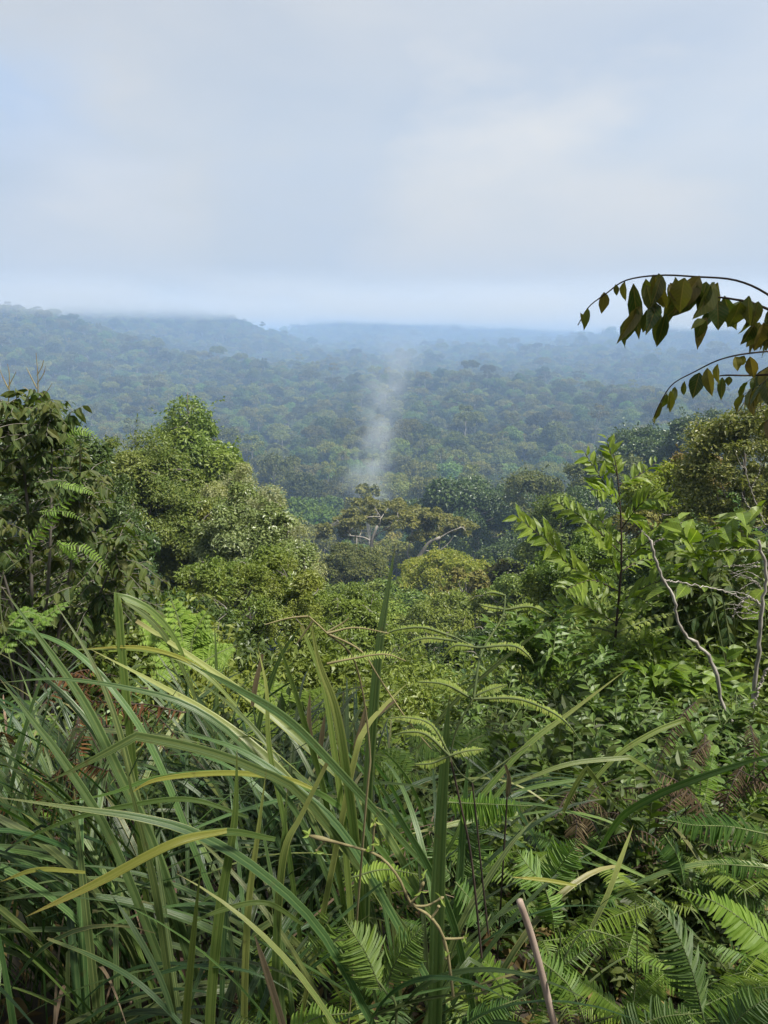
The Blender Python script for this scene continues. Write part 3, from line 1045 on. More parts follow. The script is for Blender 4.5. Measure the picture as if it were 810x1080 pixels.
# the two golden-leaved trees with pale bare limbs
def umbrella_tree(label, seed, Y, crowns, trunk, branches, leaf, L=.6):
    rng = np.random.default_rng(seed)
    T = [at(a, b, Y - 2.2) for a, b in trunk]
    foot = T[0].copy()
    foot[2] = float(ground_z(foot[0], foot[1]))
    t = thing('emergent_tree', label, 'tree', foot)
    w = MB()
    u = pxm(Y)
    P = curve([foot + np.array([0, 0, -1])] + T, 16)
    tube(w, P - foot, np.linspace(4.2, 2.2, 16) * u * .7, 8)
    for b in branches:
        Q = curve([at(a, c, Y + d * .4 - 2.2) for a, c, d in b[1]], 12)
        tube(w, Q - foot, np.linspace(b[0], b[0] * .4, 12) * u * .6, 6)
    w.build('trunk', MAT['pale_bark'], t, True)
    m = MB()
    C, r = [], []
    for (cx, cy_, rx, ry) in crowns:
        for q in range(17):
            a = rng.uniform(0, 6.28)
            k = rng.uniform(.1, 1) ** .5
            p = at(cx + math.cos(a) * k * rx, cy_ + rng.uniform(-.6, .6) * ry, Y + math.sin(a) * k * rx * u * .8)
            C.append(p - foot + np.array([0, (1.6 if rng.uniform() < .8 else -2.0), ry * u * .35]))
            r.append(ry * u * rng.uniform(.3, .62))
    foliage(m, rng, np.array(C), np.array(r), 1.5 / (L * L * .25), L, .55, DIA, .6, .6, .05, rag=.35)
    tg = MB()
    L0 = np.concatenate([curve([at(a, c, Y + d * .4 - 2.2) for a, c, d in b[1]], 12) for b in branches]) - foot
    for q in rng.permutation(len(C))[:34]:
        s = L0[np.argmin(np.linalg.norm(L0 - C[q], axis=1) + rng.uniform(0, .8, len(L0)))]
        k_ = (s + C[q]) / 2 + rng.normal(size=3) * .25
        tube(tg, curve([s, k_, C[q]], 7), np.linspace(.5, .18, 7) * u, 4)
    tg.build('twigs', MAT['pale_bark'], t)
    m.build('crown', MAT[leaf], t)
    EXCL.append((foot[0], foot[1], 9))
    return t


umbrella_tree('golden-leaved tree with an upright pale trunk and level white limbs, below the mist', 61, 128,
              [(402, 540, 26, 12), (372, 552, 20, 11), (420, 546, 24, 10), (352, 566, 20, 10), (395, 556, 22, 9)],
              [(393, 640), (393, 600), (392, 572), (398, 555)],
              [(1.7, [(393, 572, 0), (384, 567, 0), (370, 565, 1), (362, 564, 1)]), (1.5, [(376, 567, 0), (376, 580, -1), (375, 596, -1)]), (1.5, [(393, 570, 0), (400, 560, 1), (401, 545, 1)]),
               (1.2, [(370, 565, 1), (362, 555, 2), (355, 548, 2)]), (1.2, [(393, 566, 0), (410, 556, -2), (424, 548, -3)])], 'leaf_gold')
umbrella_tree('golden-leaved tree with a leaning forked white trunk, beside the upright pale trunk', 62, 118,
              [(446, 548, 26, 11), (468, 556, 24, 10), (432, 556, 22, 10), (486, 562, 18, 9), (455, 566, 24, 9)],
              [(418, 640), (424, 612), (440, 590), (452, 573), (464, 567)],
              [(1.7, [(436, 592, 0), (430, 586, 0), (432, 574, 1), (436, 556, 1)]), (1.5, [(446, 580, 0), (460, 582, 1), (472, 574, 1), (478, 566, 1)]), (1.9, [(464, 604, 6), (463, 585, 6), (464, 562, 6)]),
               (1.2, [(464, 567, 0), (476, 560, 0), (488, 556, 0)])], 'leaf_gold')
# ------------------------------------------------------------------ near plants
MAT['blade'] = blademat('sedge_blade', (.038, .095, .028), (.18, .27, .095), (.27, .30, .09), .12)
MAT['blade_shade'] = blademat('sedge_blade_shade', (.017, .048, .013), (.068, .125, .040), (.26, .24, .09), .12)  # darker blade copy: shade between the blades is put into the colour
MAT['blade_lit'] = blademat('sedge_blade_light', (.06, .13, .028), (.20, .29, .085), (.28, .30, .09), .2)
MAT['blade_yellow'] = blademat('sedge_blade_yellowing', (.34, .36, .06), (.52, .50, .13), (.50, .36, .10), .6)
MAT['blade_dry'] = blademat('sedge_blade_dry', (.20, .15, .085), (.34, .26, .17), (.36, .28, .18), .0, .2, .7)
MAT['fern'] = leafmat('fern_leaf', [(.040, .080, .018), (.062, .11, .026), (.09, .14, .036)], .5, .32, .3, .012, .12, .35, 2.0, (.10, .13, .03))
MAT['fern_light'] = leafmat('fern_leaf_light', [(.075, .13, .03), (.105, .165, .042), (.13, .19, .055)], .5, .4, .3, .012, .12)
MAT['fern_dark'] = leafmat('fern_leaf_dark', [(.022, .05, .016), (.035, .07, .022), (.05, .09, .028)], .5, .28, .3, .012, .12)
MAT['fern_young'] = leafmat('fern_leaf_young', [(.14, .20, .07), (.175, .23, .085), (.20, .23, .10)], .5, .4, .3, .012, .12)
MAT['fern_dead'] = leafmat('fern_leaf_dead', [(.025, .018, .015), (.045, .034, .030), (.085, .068, .062)], .8, .12, .2, .012, .12)
MAT['fern_rust'] = leafmat('fern_leaf_rust', [(.025, .013, .009), (.045, .023, .015), (.07, .04, .022)], .8, .12, .2, .012, .12)
MAT['big_leaf'] = leafmat('big_drooping_leaf', [(.010, .028, .010), (.019, .043, .014), (.032, .062, .02), (.046, .06, .022)], .6, .3, .3, .012, .15, .3, 3.0, (.06, .05, .02), True)
MAT['hang_leaf'] = leafmat('hanging_leaf', [(.018, .032, .011), (.03, .05, .016), (.05, .07, .018), (.08, .085, .022), (.085, .06, .03)], .45, .26, .4, .012, .1, .35, 9.0, (.085, .06, .035), True, back=None)
MAT['sap_leaf'] = leafmat('glossy_sapling_leaf', [(.030, .060, .011), (.052, .092, .018), (.082, .125, .028)], .46, .36, .35, .012, .12, .5, 5.0, (.075, .10, .03), True)
MAT['spray_leaf'] = leafmat('glossy_spray_leaf', [(.02, .045, .013), (.038, .075, .022), (.068, .11, .04)], .45, .3, .4, .012, .12, .2, 3.0, (.08, .11, .03), True)
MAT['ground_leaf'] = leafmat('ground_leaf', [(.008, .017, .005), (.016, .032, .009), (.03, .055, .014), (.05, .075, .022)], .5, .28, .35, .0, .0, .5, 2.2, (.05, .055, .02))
MAT['litter'] = leafmat('leaf_litter', [(.035, .025, .016), (.06, .042, .026), (.09, .07, .045), (.14, .11, .075)], .85, .08, .2, 0, 0)


def poly_pts(rng, poly, n, Y0, Y1):
    poly = np.array(poly, float)
    lo, hi = poly.min(0), poly.max(0)
    out = []
    while len(out) < n:
        p = rng.uniform(lo, hi)
        inside = False
        j = len(poly) - 1
        for i in range(len(poly)):
            a, b = poly[i], poly[j]
            if (a[1] > p[1]) != (b[1] > p[1]) and p[0] < (b[0] - a[0]) * (p[1] - a[1]) / (b[1] - a[1]) + a[0]:
                inside = not inside
            j = i
        if inside:
            out.append(at(p[0], p[1], rng.uniform(Y0, Y1)))
    return np.array(out)


def gpt(x, y, dz=0.0):
    return np.array([x, y, float(ground_z(x, y)) + dz])


# --- blades -----------------------------------------------------------------
rngT = np.random.default_rng(99)


def blade(mb, P, w, side, fold=.4, taper=.35, base=.6, twist=0.0, tip=.04):
    """strap leaf along P (foot to tip); side: direction across the leaf; creased along its middle"""
    P = np.asarray(P, float)
    m = len(P)
    T = nrm(np.gradient(P, axis=0))
    s = np.broadcast_to(np.asarray(side, float), (m, 3))
    s = nrm(s - T * (s * T).sum(1, keepdims=True))
    N = np.cross(T, s)
    tw = np.linspace(0, twist, m)[:, None]
    s, N = s * np.cos(tw) + N * np.sin(tw), N * np.cos(tw) - s * np.sin(tw)
    v = np.linspace(0, 1, m)
    if rngT.uniform() < .12:
        tip = .55
    ww = w * .5 * np.minimum(np.interp(v, [0, .25, 1 - taper, 1], [base, 1, 1, 1]), np.interp(v, [1 - taper, 1 - taper * .5, 1], [1, .66, tip]))
    q = ww[:, None]
    f = fold * q
    # five across: edge, lobe, crease, lobe, edge
    ring = [P + s * q + N * f * .75, P + s * q * .5 + N * f * .95, P, P - s * q * .5 + N * f * .95, P - s * q + N * f * .75]
    V = np.stack(ring, 1).reshape(-1, 3)
    uv = np.stack([np.tile([0, .25, .5, .75, 1], m), np.repeat(v, 5)], 1)
    f4 = []
    for i in range(m - 1):
        for k in range(4):
            a = i * 5 + k
            f4.append((a, a + 1, a + 6, a + 5))
    mb.add(V, None, f4, uv)


def rand_blades(mb, rng, base, n, Lr, wr, spread=.12, azc=None, azs=3.2, lean=(6, 30), bend=(30, 95), avoid=True):
    tufts = [(rng.uniform(0, 6.283) if azc is None else azc + rng.normal() * azs, rng.uniform(*lean), rng.uniform(*bend), rng.normal(size=2) * spread) for _ in range(max(2, n // 9))]
    for _ in range(n):
        for _try in range(25):
            tf = tufts[rng.integers(len(tufts))]
            az = tf[0] + rng.normal() * .16
            L = rng.uniform(*Lr)
            th0, bd = R(tf[1] + rng.normal() * 6), R(tf[2] + rng.normal() * 14)
            t = np.linspace(0, 1, 18)
            pw = rng.uniform(1.2, 2.4)
            th = th0 + bd * t ** pw
            if rng.uniform() < .13:                       # snapped over
                k = rng.integers(8, 15)
                th[k:] += R(rng.uniform(50, 100))
            hx = np.cumsum(np.sin(th)) * L / 18
            hz = np.cumsum(np.cos(th)) * L / 18
            wob = np.cumsum(rng.normal() * .0025 * np.ones(18) * t) * L
            b = base + np.array([tf[3][0] + rng.normal() * spread * .4, tf[3][1] * .8 + rng.normal() * spread * .3, 0])
            b[2] = float(ground_z(b[0], b[1])) - .03
            ca, sa = math.cos(az), math.sin(az)
            P = np.stack([b[0] + ca * hx - sa * wob, b[1] + sa * hx + ca * wob, b[2] + hz], 1)
            d = np.linalg.norm(P - EYE, axis=1)
            fw = P[:, 1] * cP - (P[:, 2] - EYE[2]) * sP
            ppx = PW / 2 + F * P[:, 0] / fw
            ppy = PH / 2 - F * (P[:, 1] * sP + (P[:, 2] - EYE[2]) * cP) / fw
            top = np.interp(ppx, [0, 250, 380, 470, 520, 810], [655, 690, 715, 760, 800, 850])
            if not avoid or (d.min() > .95 and P[:, 1].min() > .75 and (ppy > top).all()):
                break
        else:
            continue
        sd = np.array([-sa, ca, 0])
        sd = nrm(sd + UP * rng.normal() * .35 + np.array([ca, sa, 0]) * rng.normal() * .2)
        blade(mb, P, rng.uniform(*wr), sd, rng.uniform(.3, .6), rng.uniform(.25, .5), twist=rng.normal() * .5)


def px_blade(mb, pts, Y, wpx, foot=None, sharp=None, tilt=0.0, fold=.42, taper=.4, tip=.04):
    """blade through photo points listed tip first; Y one depth or (tip, foot); sharp: index of a snapped bend"""
    Y0, Y1 = (Y, Y) if np.isscalar(Y) else Y
    k = len(pts)
    W = [at(a, b, Y0 + (Y1 - Y0) * i / max(1, k - 1)) for i, (a, b) in enumerate(pts)]
    if foot is not None:          # run on in its own direction, sinking to the soil
        v = nrm(W[-1] - W[-2]) * .8 + np.array([0, 0, -.45])
        v = nrm(v)
        q = W[-1]
        for _ in range(40):
            q = q + v * .04
            if q[2] < ground_z(q[0], q[1]) or q[1] < .8:
                break
        W.append(W[-1] * .5 + q * .5 + np.array([0, 0, -.02]))
        W.append(q)
    W = np.array(W[::-1])
    if sharp is None:
        P = curve(W, 26)
    else:
        s = len(W) - 1 - sharp
        P = np.vstack([curve(W[:s + 1], 16)[:-1], curve(W[s:], 12)])
    mid = P[len(P) // 2]
    vd = nrm(mid - EYE)
    T = nrm(np.gradient(P, axis=0))
    sd = nrm(np.cross(T, vd) + vd * tilt)
    w = .74 * wpx * (.5 * (Y0 + Y1)) / F / cP
    blade(mb, P, w, sd, fold, taper, tip=tip)


# --- ferns ------------------------------------------------------------------
def frond(mb, P, n, maxlen, ratio=.2, ang=75, nh=None, prof=None, droop=.1, tpl=PINNA, bare=.0, rng=None, stem=None, r0=.0025):
    """comb-like fern frond along P: two rows of narrow leaflets"""
    rng = rng or np.random.default_rng(1)
    P = np.asarray(P, float)
    C = curve(P, 40) if len(P) < 30 else P
    seg = np.concatenate([[0], np.cumsum(np.linalg.norm(np.diff(C, axis=0), axis=1))])
    tt = np.linspace(bare, .995, n)
    Q = np.stack([np.interp(tt * seg[-1], seg, C[:, i]) for i in range(3)], 1)
    T0 = nrm(np.gradient(C, axis=0))
    T = nrm(np.stack([np.interp(tt * seg[-1], seg, T0[:, i]) for i in range(3)], 1))
    nh = UP if nh is None else np.asarray(nh, float)
    S = nrm(np.cross(T, nh))
    N = np.cross(S, T)
    u = (tt - bare) / (1 - bare)
    pl = prof(u) if prof else np.minimum(1, np.minimum(.55 + u * 2.2, (1 - u) * 1.9 + .04))
    a = R(ang)
    for sg in (1, -1):
        D = S * sg * math.sin(a) + T * math.cos(a) - N * droop + rng.normal(size=(n, 3)) * .10 - N * (rng.uniform(-.1, .35))
        Nn = N + S * sg * .15 + rng.normal(size=(n, 3)) * .12
        l = maxlen * pl * rng.uniform(.85, 1.1, n)
        kp = rng.uniform(size=n) > .05
        l = l * np.where(rng.uniform(size=n) < .06, .55, 1)
        leaves(mb, tpl, Q[kp], D[kp], Nn[kp], l[kp], np.minimum(l * ratio, maxlen * ratio)[kp])
    if stem is not None:
        tube(stem, C, np.linspace(r0, r0 * .4, len(C)), 4)


def fern_plant(name, label, base, rng, nf, L, maxlen, n, leaf='fern', stemm='tan_stem', lean=(30, 70), azc=None, azs=3.2, fork=False, group=None, cat='fern', ratio=.2, bare=.25, zoff=0.0, bend=(20, 60)):
    t = thing(name, label, cat, base, group)
    m, st = MB(), MB()
    for i in range(nf):
        az = (rng.uniform(0, 6.28) if azc is None else azc + rng.normal() * azs)
        l = L * rng.uniform(.7, 1.15)
        th = R(rng.uniform(*lean)) + R(rng.uniform(*bend)) * np.linspace(0, 1, 14) ** 1.3
        hx, hz = np.cumsum(np.sin(th)) * l / 14, np.cumsum(np.cos(th)) * l / 14
        ca, sa = math.cos(az), math.sin(az)
        P = np.stack([ca * hx, sa * hx, hz + zoff], 1)
        P = np.vstack([[0, 0, -.02], P])
        if fork:
            tube(st, P, np.linspace(.003, .0018, len(P)), 4)
            e, Tt = P[-1], nrm(P[-1] - P[-2])
            sd = nrm(np.cross(Tt, UP))
            for sg in (-1, 1):
                d = nrm(Tt * .75 + sd * sg * .75 - UP * .12)
                Lf = l * rng.uniform(.55, .8)
                E = np.array([e, e + d * Lf * .5 - UP * .01, e + d * Lf - UP * Lf * .22])
                frond(m, E, n, maxlen, ratio, 78, rng=rng, stem=st, r0=.0018)
        else:
            frond(m, P, n, maxlen, ratio, 75, rng=rng, stem=st, bare=bare)
    st.build('stem', MAT[stemm], t)
    m.build('fronds', MAT[leaf], t)
    return t


def px_ferns(name, label, cat, fr, leaf, stemm='green_stem', foot=None, ratio=.2, seed=0, droop=.1, stems=(), bare=.04, prof=None, nh=None, tpl=PINNA, ang=75):
    """fern whose fronds run through photo points (foot to tip): (points, Y or (Y foot, Y tip), leaflet px, count)"""
    rng = np.random.default_rng(seed)
    b = np.asarray(foot if foot is not None else at(*fr[0][0][0], fr[0][1] if np.isscalar(fr[0][1]) else fr[0][1][0]), float)
    t = thing(name, label, cat, b)
    m, st = MB(), MB()
    for pts, Y, ml, n in fr:
        Y0, Y1 = (Y, Y) if np.isscalar(Y) else Y
        P = np.array([at(a, c, Y0 + (Y1 - Y0) * i / (len(pts) - 1)) for i, (a, c) in enumerate(pts)])
        vd = nrm(EYE - P[len(P) // 2])
        h = nrm(vd * .8 + UP * .6 + rng.normal(size=3) * .15) if nh is None else nh
        frond(m, P - b, n, ml * pxm(.5 * (Y0 + Y1)), ratio, ang, nh=h, rng=rng, stem=st, droop=droop, bare=bare, prof=prof, tpl=tpl)
    for pts, Y, rpx in stems:
        Y0, Y1 = (Y, Y) if np.isscalar(Y) else Y
        P = [at(a, c, Y0 + (Y1 - Y0) * i / (len(pts) - 1)) for i, (a, c) in enumerate(pts)]
        if foot is not None and len(stems) and pts is stems[0][0]:
            P = [np.asarray(foot, float)] + P
        C = curve(np.array(P), 24)
        tube(st, C - b, np.linspace(rpx, rpx * .55, 24) * pxm(.5 * (Y0 + Y1)), 6)
    st.build('stem', MAT[stemm], t, True)
    m.build('fronds', MAT[leaf], t)
    return t


# --- leafy shoots --------------------------------------------------------------
def shoot(mb, st, rng, P, n, L, ratio=.45, ang=50, droop=.35, r0=.003, start=.3, tpl=LEAF, up=.6, updir=None, pairs=False, lj=.25):
    C = curve(np.asarray(P, float), 16)
    tube(st, C, np.linspace(r0, r0 * .45, 16), 5)
    tt = np.linspace(start, 1, n)
    if pairs:
        tt = np.repeat(np.linspace(start, 1, (n + 1) // 2), 2)[:n]
    x = np.linspace(0, 1, 16)
    Q = np.stack([np.interp(tt, x, C[:, i]) for i in range(3)], 1)
    T0 = nrm(np.gradient(C, axis=0))
    T = nrm(np.stack([np.interp(tt, x, T0[:, i]) for i in range(3)], 1))
    h = UP if updir is None else updir
    S = nrm(np.cross(T, h) + rng.normal(size=(n, 3)) * .12)
    sg = np.where(np.arange(n) % 2 == 0, 1, -1)[:, None]
    a = R(ang)
    D = T * math.cos(a) + S * sg * math.sin(a) - UP * droop + rng.normal(size=(n, 3)) * .16
    N = UP * up + nrm(np.cross(S, T)) * .5 + rng.normal(size=(n, 3)) * .3
    l = L * rng.uniform(1 - lj, 1 + lj, n) * (.7 + .5 * np.sin(math.pi * np.clip(tt, 0, .95)))
    leaves(mb, tpl, Q, D, N, l, l * ratio)
# ------------------------------------------------------------------ sedge clumps of the foreground
G_SEDGE = 'sedge clumps of the foreground'
CL = [  # x, y, blades, length, label
    (-1.25, 1.75, 95, (.9, 1.5), 'big sedge clump with long blue-green blades arching over the reddish dead fern'),
    (-.70, 1.75, 110, (.9, 1.55), 'big sedge clump whose folded-over blades stand before the pale green bracken'),
    (-.22, 1.85, 100, (.75, 1.25), 'upright sedge clump with light green blades and dry papery tips'),
    (.03, 2.2, 60, (.8, 1.3), 'sedge clump with one very tall blade rising over the yellow-green tree crown'),
    (-1.75, 2.35, 80, (1.0, 1.6), 'sedge clump leaning out of the picture under the tall big-leaved shrub'),
    (-1.05, 2.55, 80, (.9, 1.4), 'half-hidden sedge clump behind the reddish dead fern'),
    (-.50, 2.75, 60, (.8, 1.2), 'sedge clump in front of the low glossy bush, partly yellowed'),
    (-.38, 1.32, 55, (.55, .95), 'dark shaded sedge clump lowest in the grass with stubby cut blades'),
    (-.95, 1.25, 55, (.6, 1.0), 'dark sedge clump with one bright yellow leaf lying across it'),
    (.10, 1.45, 16, (.7, 1.0), 'small sedge clump with one broad dark blade standing among the ferns'),
    (.62, 2.0, 9, (.7, 1.2), 'thin sedge clump with pale straight blades crossing the shaded shrubs'),
    (1.05, 1.9, 8, (.6, 1.0), 'sparse sedge clump with one long blade bowed over the brown dead ferns'),
]
CLU = []
for i, (x, y, n, Lr, lab) in enumerate(CL):
    rng = np.random.default_rng(300 + i)
    b = gpt(x, y)
    t = thing('sedge_clump', lab, 'sedge', b)
    m, m2, m3, mo = MB(), MB(), MB(), MB()
    CLU.append((t, b, m, m2, m3, mo))
    big = n > 50
    sp = .17 if big else .07
    k = int(n * .68)
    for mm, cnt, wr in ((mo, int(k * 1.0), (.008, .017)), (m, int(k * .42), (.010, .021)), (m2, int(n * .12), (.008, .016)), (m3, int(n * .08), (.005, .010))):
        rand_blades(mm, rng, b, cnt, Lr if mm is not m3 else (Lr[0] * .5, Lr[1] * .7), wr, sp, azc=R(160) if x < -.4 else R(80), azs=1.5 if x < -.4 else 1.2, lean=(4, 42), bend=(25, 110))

H = [  # clump, material slot (0 green, 1 light, 2 dry), points tip first, (Y tip, Y foot), width px, sharp bend index, to the clump's foot
    (0, 0, [(4, 622), (48, 681), (89, 741), (122, 807), (165, 900)], (1.75, 1.6), 15, None, 1),
    (0, 0, [(56, 633), (96, 696), (122, 759), (144, 840), (172, 930)], (1.8, 1.65), 10, None, 1),
    (1, 1, [(207, 735), (188, 680), (160, 645), (124, 627), (129, 690), (138, 780)], (1.9, 1.8), 12, 3, 1),
    (1, 0, [(215, 760), (190, 700), (165, 660), (132, 634)], (1.95, 1.9), 8, None, 0),
    (2, 0, [(96, 685), (167, 722), (230, 759), (290, 808), (360, 890), (410, 960)], (1.8, 1.6), 14, None, 1),
    (2, 0, [(144, 655), (207, 696), (259, 733), (310, 775), (395, 860)], (1.95, 1.75), 12, None, 1),
    (1, 0, [(48, 826), (100, 800), (144, 776), (207, 789), (270, 811), (330, 850)], (1.4, 1.5), 14, 2, 1),
    (2, 1, [(60, 848), (115, 837), (167, 820), (240, 815), (310, 825), (380, 870)], (1.55, 1.6), 9, None, 1),
    (1, 0, [(0, 661), (44, 670), (81, 689), (121, 730), (165, 800)], (1.9, 1.75), 9, None, 1),
    (0, 0, [(0, 716), (37, 763), (70, 807), (120, 890)], (1.6, 1.5), 13, None, 1),
    (0, 0, [(0, 689), (55, 722), (96, 767), (130, 822), (170, 910)], (1.75, 1.6), 12, None, 1),
    (1, 1, [(60, 686), (130, 684), (175, 690), (215, 710), (250, 745)], (1.85, 1.8), 7, None, 0),
    (1, 0, [(0, 720), (60, 716), (130, 725), (200, 745), (260, 790), (320, 870)], (1.6, 1.6), 9, None, 1),
    (3, 0, [(417, 575), (409, 624), (400, 684), (393, 765), (387, 860), (385, 960)], (1.75, 1.6), 16, None, 1),
    (2, 1, [(326, 645), (337, 700), (354, 747), (366, 817), (376, 900)], (1.6, 1.55), 15, None, 1),
    (2, 1, [(318, 660), (340, 720), (352, 790), (362, 870)], (1.62, 1.6), 10, None, 1),
    (2, 1, [(287, 660), (305, 710), (322, 765), (345, 850)], (1.6, 1.6), 9, None, 1),
    (2, 1, [(272, 682), (281, 728), (284, 790), (300, 870)], (1.7, 1.65), 8, None, 1),
    (6, 0, [(320, 657), (300, 685), (285, 720), (272, 770)], (2.3, 2.3), 8, None, 1),
    (2, 0, [(200, 700), (250, 726), (305, 760), (361, 817), (450, 915)], (1.65, 1.5), 13, None, 0),
    (2, 0, [(180, 770), (250, 790), (310, 830), (370, 890)], (1.6, 1.5), 12, None, 1),
    (6, 0, [(226, 655), (228, 700), (229, 770)], (2.5, 2.5), 6, None, 1),
    (10, 0, [(602, 640), (550, 680), (505, 717), (470, 750), (440, 790)], (2.0, 1.9), 6, None, 0),
    (10, 1, [(661, 706), (603, 750), (554, 788), (500, 850), (470, 900)], (1.9, 1.7), 8, None, 0),
    (9, 0, [(474, 735), (470, 790), (464, 900), (461, 1000), (459, 1090)], (1.35, 1.3), 24, None, 1),
    (9, 0, [(495, 790), (490, 850), (485, 930), (480, 1000)], (1.7, 1.6), 14, None, 1),
    (2, 0, [(391, 811), (420, 860), (453, 917), (480, 980)], (1.35, 1.4), 13, None, 1),
    (8, 1, [(27, 967), (100, 933), (183, 890), (237, 877), (290, 885)], (1.1, 1.3), 13, None, 0),
    (7, 0, [(-8, 840), (83, 853), (150, 863), (207, 880), (270, 917), (340, 985)], (1.2, 1.3), 15, None, 1),
    (7, 1, [(2, 897), (67, 867), (133, 850), (200, 843), (262, 862)], (1.35, 1.4), 8, None, 0),
    (7, 0, [(128, 790), (147, 867), (163, 933), (175, 1010)], (1.35, 1.3), 12, None, 1),
    (7, 1, [(250, 790), (247, 867), (232, 957), (222, 1060)], (1.3, 1.25), 17, None, 1),
    (7, 1, [(281, 812), (272, 880), (262, 960), (258, 1060)], (1.35, 1.3), 12, None, 1),
    (7, 1, [(345, 805), (318, 860), (300, 900), (292, 990)], (1.4, 1.35), 12, None, 1),
    (7, 1, [(303, 832), (298, 900), (292, 980)], (1.42, 1.35), 13, None, 1),
    (7, 1, [(212, 912), (203, 1000), (196, 1090)], (1.1, 1.1), 14, None, 1),
    (7, 0, [(117, 943), (143, 983), (172, 1040), (190, 1100)], (1.2, 1.1), 9, None, 0),
    (7, 1, [(195, 977), (233, 960), (280, 952), (320, 975)], (1.2, 1.25), 8, None, 0),
    (8, 0, [(50, 990), (100, 1010), (150, 1040), (210, 1100)], (1.2, 1.1), 8, None, 0),
    (11, 1, [(830, 792), (780, 806), (730, 823), (690, 840), (655, 862), (630, 900)], (1.5, 1.7), 11, None, 0),
    (10, 1, [(738, 790), (722, 759), (690, 772), (653, 795), (620, 830)], (2.0, 1.9), 8, 1, 0),
    (10, 1, [(707, 850), (687, 815), (664, 799), (600, 806), (542, 827)], (1.9, 1.8), 7, 2, 0),
    (10, 1, [(538, 836), (575, 828), (612, 822)], (1.8, 1.8), 6, None, 0),
    (10, 1, [(657, 858), (636, 832), (619, 810), (606, 830), (594, 856)], (1.7, 1.7), 8, 2, 0),
    (10, 0, [(668, 870), (655, 905), (640, 945), (618, 990)], (1.6, 1.5), 8, None, 0),
    (10, 1, [(610, 888), (640, 906), (680, 925)], (1.6, 1.6), 6, None, 0),
    (2, 1, [(430, 720), (405, 745), (385, 770), (372, 810)], (1.7, 1.6), 9, None, 1),
    (9, 1, [(430, 880), (475, 870), (505, 860), (540, 820)], (1.7, 1.8), 9, None, 0),
    (9, 0, [(565, 862), (540, 890), (510, 935), (480, 990)], (1.5, 1.4), 10, None, 1),
]
for ci, mi, pts, Yy, w, sh, ft in H:
    t, b, *ms = CLU[ci]
    foot = b + np.array([.03, 0, -.02]) if ft else None
    px_blade(ms[mi], pts, Yy, w, foot, sh, tilt=.25 if (w + ci) % 2 else -.2)
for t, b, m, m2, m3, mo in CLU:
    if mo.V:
        mo.build('shade_leaves', MAT['blade_shade'], t, True, b)
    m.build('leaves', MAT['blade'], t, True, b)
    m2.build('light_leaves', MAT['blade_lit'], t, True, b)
    m3.build('dry_leaves', MAT['blade_dry'], t, True, b)
yl = MB()
px_blade(yl, [(27, 967), (100, 932), (183, 889), (239, 876)], (1.08, 1.25), 14, None, None, .2)
o = yl.build('yellow_leaf', MAT['blade_yellow'], CLU[8][0], True, CLU[8][1])
o['label'] = 'bright yellow fallen-over blade'
for ci_, pts_, Y_, w_ in ((1, [(135, 838), (167, 822), (240, 815), (300, 821), (330, 832)], 1.5, 8), (1, [(92, 684), (150, 683), (200, 698), (235, 726)], 1.82, 6), (8, [(0, 930), (40, 917), (90, 920)], 1.3, 7), (9, [(540, 925), (575, 928), (608, 934)], 1.5, 6)):
    yl = MB()
    px_blade(yl, pts_, Y_, w_, None, None, .15)
    yl.build('yellow_leaf', MAT['blade_yellow'], CLU[ci_][0], True, CLU[ci_][1])
# dry papery tips and sheaths among the upright clump
for pts, w in (([(327, 730), (326, 760), (330, 790)], 7), ([(343, 752), (339, 780), (337, 800)], 8), ([(277, 690), (270, 720), (266, 745)], 8), ([(418, 738), (400, 752), (382, 768)], 7), ([(372, 790), (380, 770), (386, 745)], 7)):
    dt = MB()
    px_blade(dt, pts, 1.75, w, None, None, .1)
    dt.build('dry_tip', MAT['blade_dry'], CLU[2][0], True, CLU[2][1])

# dead reddish fern among the sedge
for k, (poly, lab, lf) in enumerate([
        ([(70, 715), (170, 720), (180, 790), (80, 800)], 'rust-brown dead fern caught among the arching sedge blades', 'fern_rust'),
        ([(0, 760), (70, 800), (110, 880), (0, 900)], 'dark rusty dead fern low beside the folded grey-green blade', 'fern_rust'),
        ([(690, 775), (815, 770), (815, 850), (700, 860)], 'greyish-purple dead ferns under the long bowed blade', 'fern_dead'),
        ([(650, 850), (760, 850), (790, 930), (650, 930)], 'withered mauve-brown fern hanging above the bright comb-like frond', 'fern_dead'),
        ([(590, 830), (680, 840), (680, 900), (600, 910)], 'shrivelled dark fern beside the inverted V of bent blades', 'fern_dead')]):
    rng = np.random.default_rng(400 + k)
    Yb = 2.0 if k < 2 else 2.2
    P = poly_pts(rng, poly, 12 if k < 2 else 14, Yb - .2, Yb + .3)
    c = P.mean(0)
    foot = gpt(c[0], c[1])
    t = thing('dead_fern', lab, 'fern', foot)
    m, st = MB(), MB()
    for p in P:
        d = nrm(rng.normal(size=3) * np.array([1, .7, .3]))
        L = rng.uniform(.16, .34)
        E = np.array([p - d * L * .5, p + UP * rng.uniform(.0, .05), p + d * L * .5 - UP * rng.uniform(.04, .12)]) - foot
        frond(m, E, 22, rng.uniform(.025, .05), .16, 70, droop=.5, rng=rng, stem=st)
    for q in range(4):
        a = P[q] - foot
        tube(st, curve([(0, 0, 0), a * .5 + rng.normal(size=3) * .05, a], 10), np.linspace(.004, .002, 10), 4)
    st.build('stem', MAT['dark_stem'], t)
    m.build('fronds', MAT[lf], t)

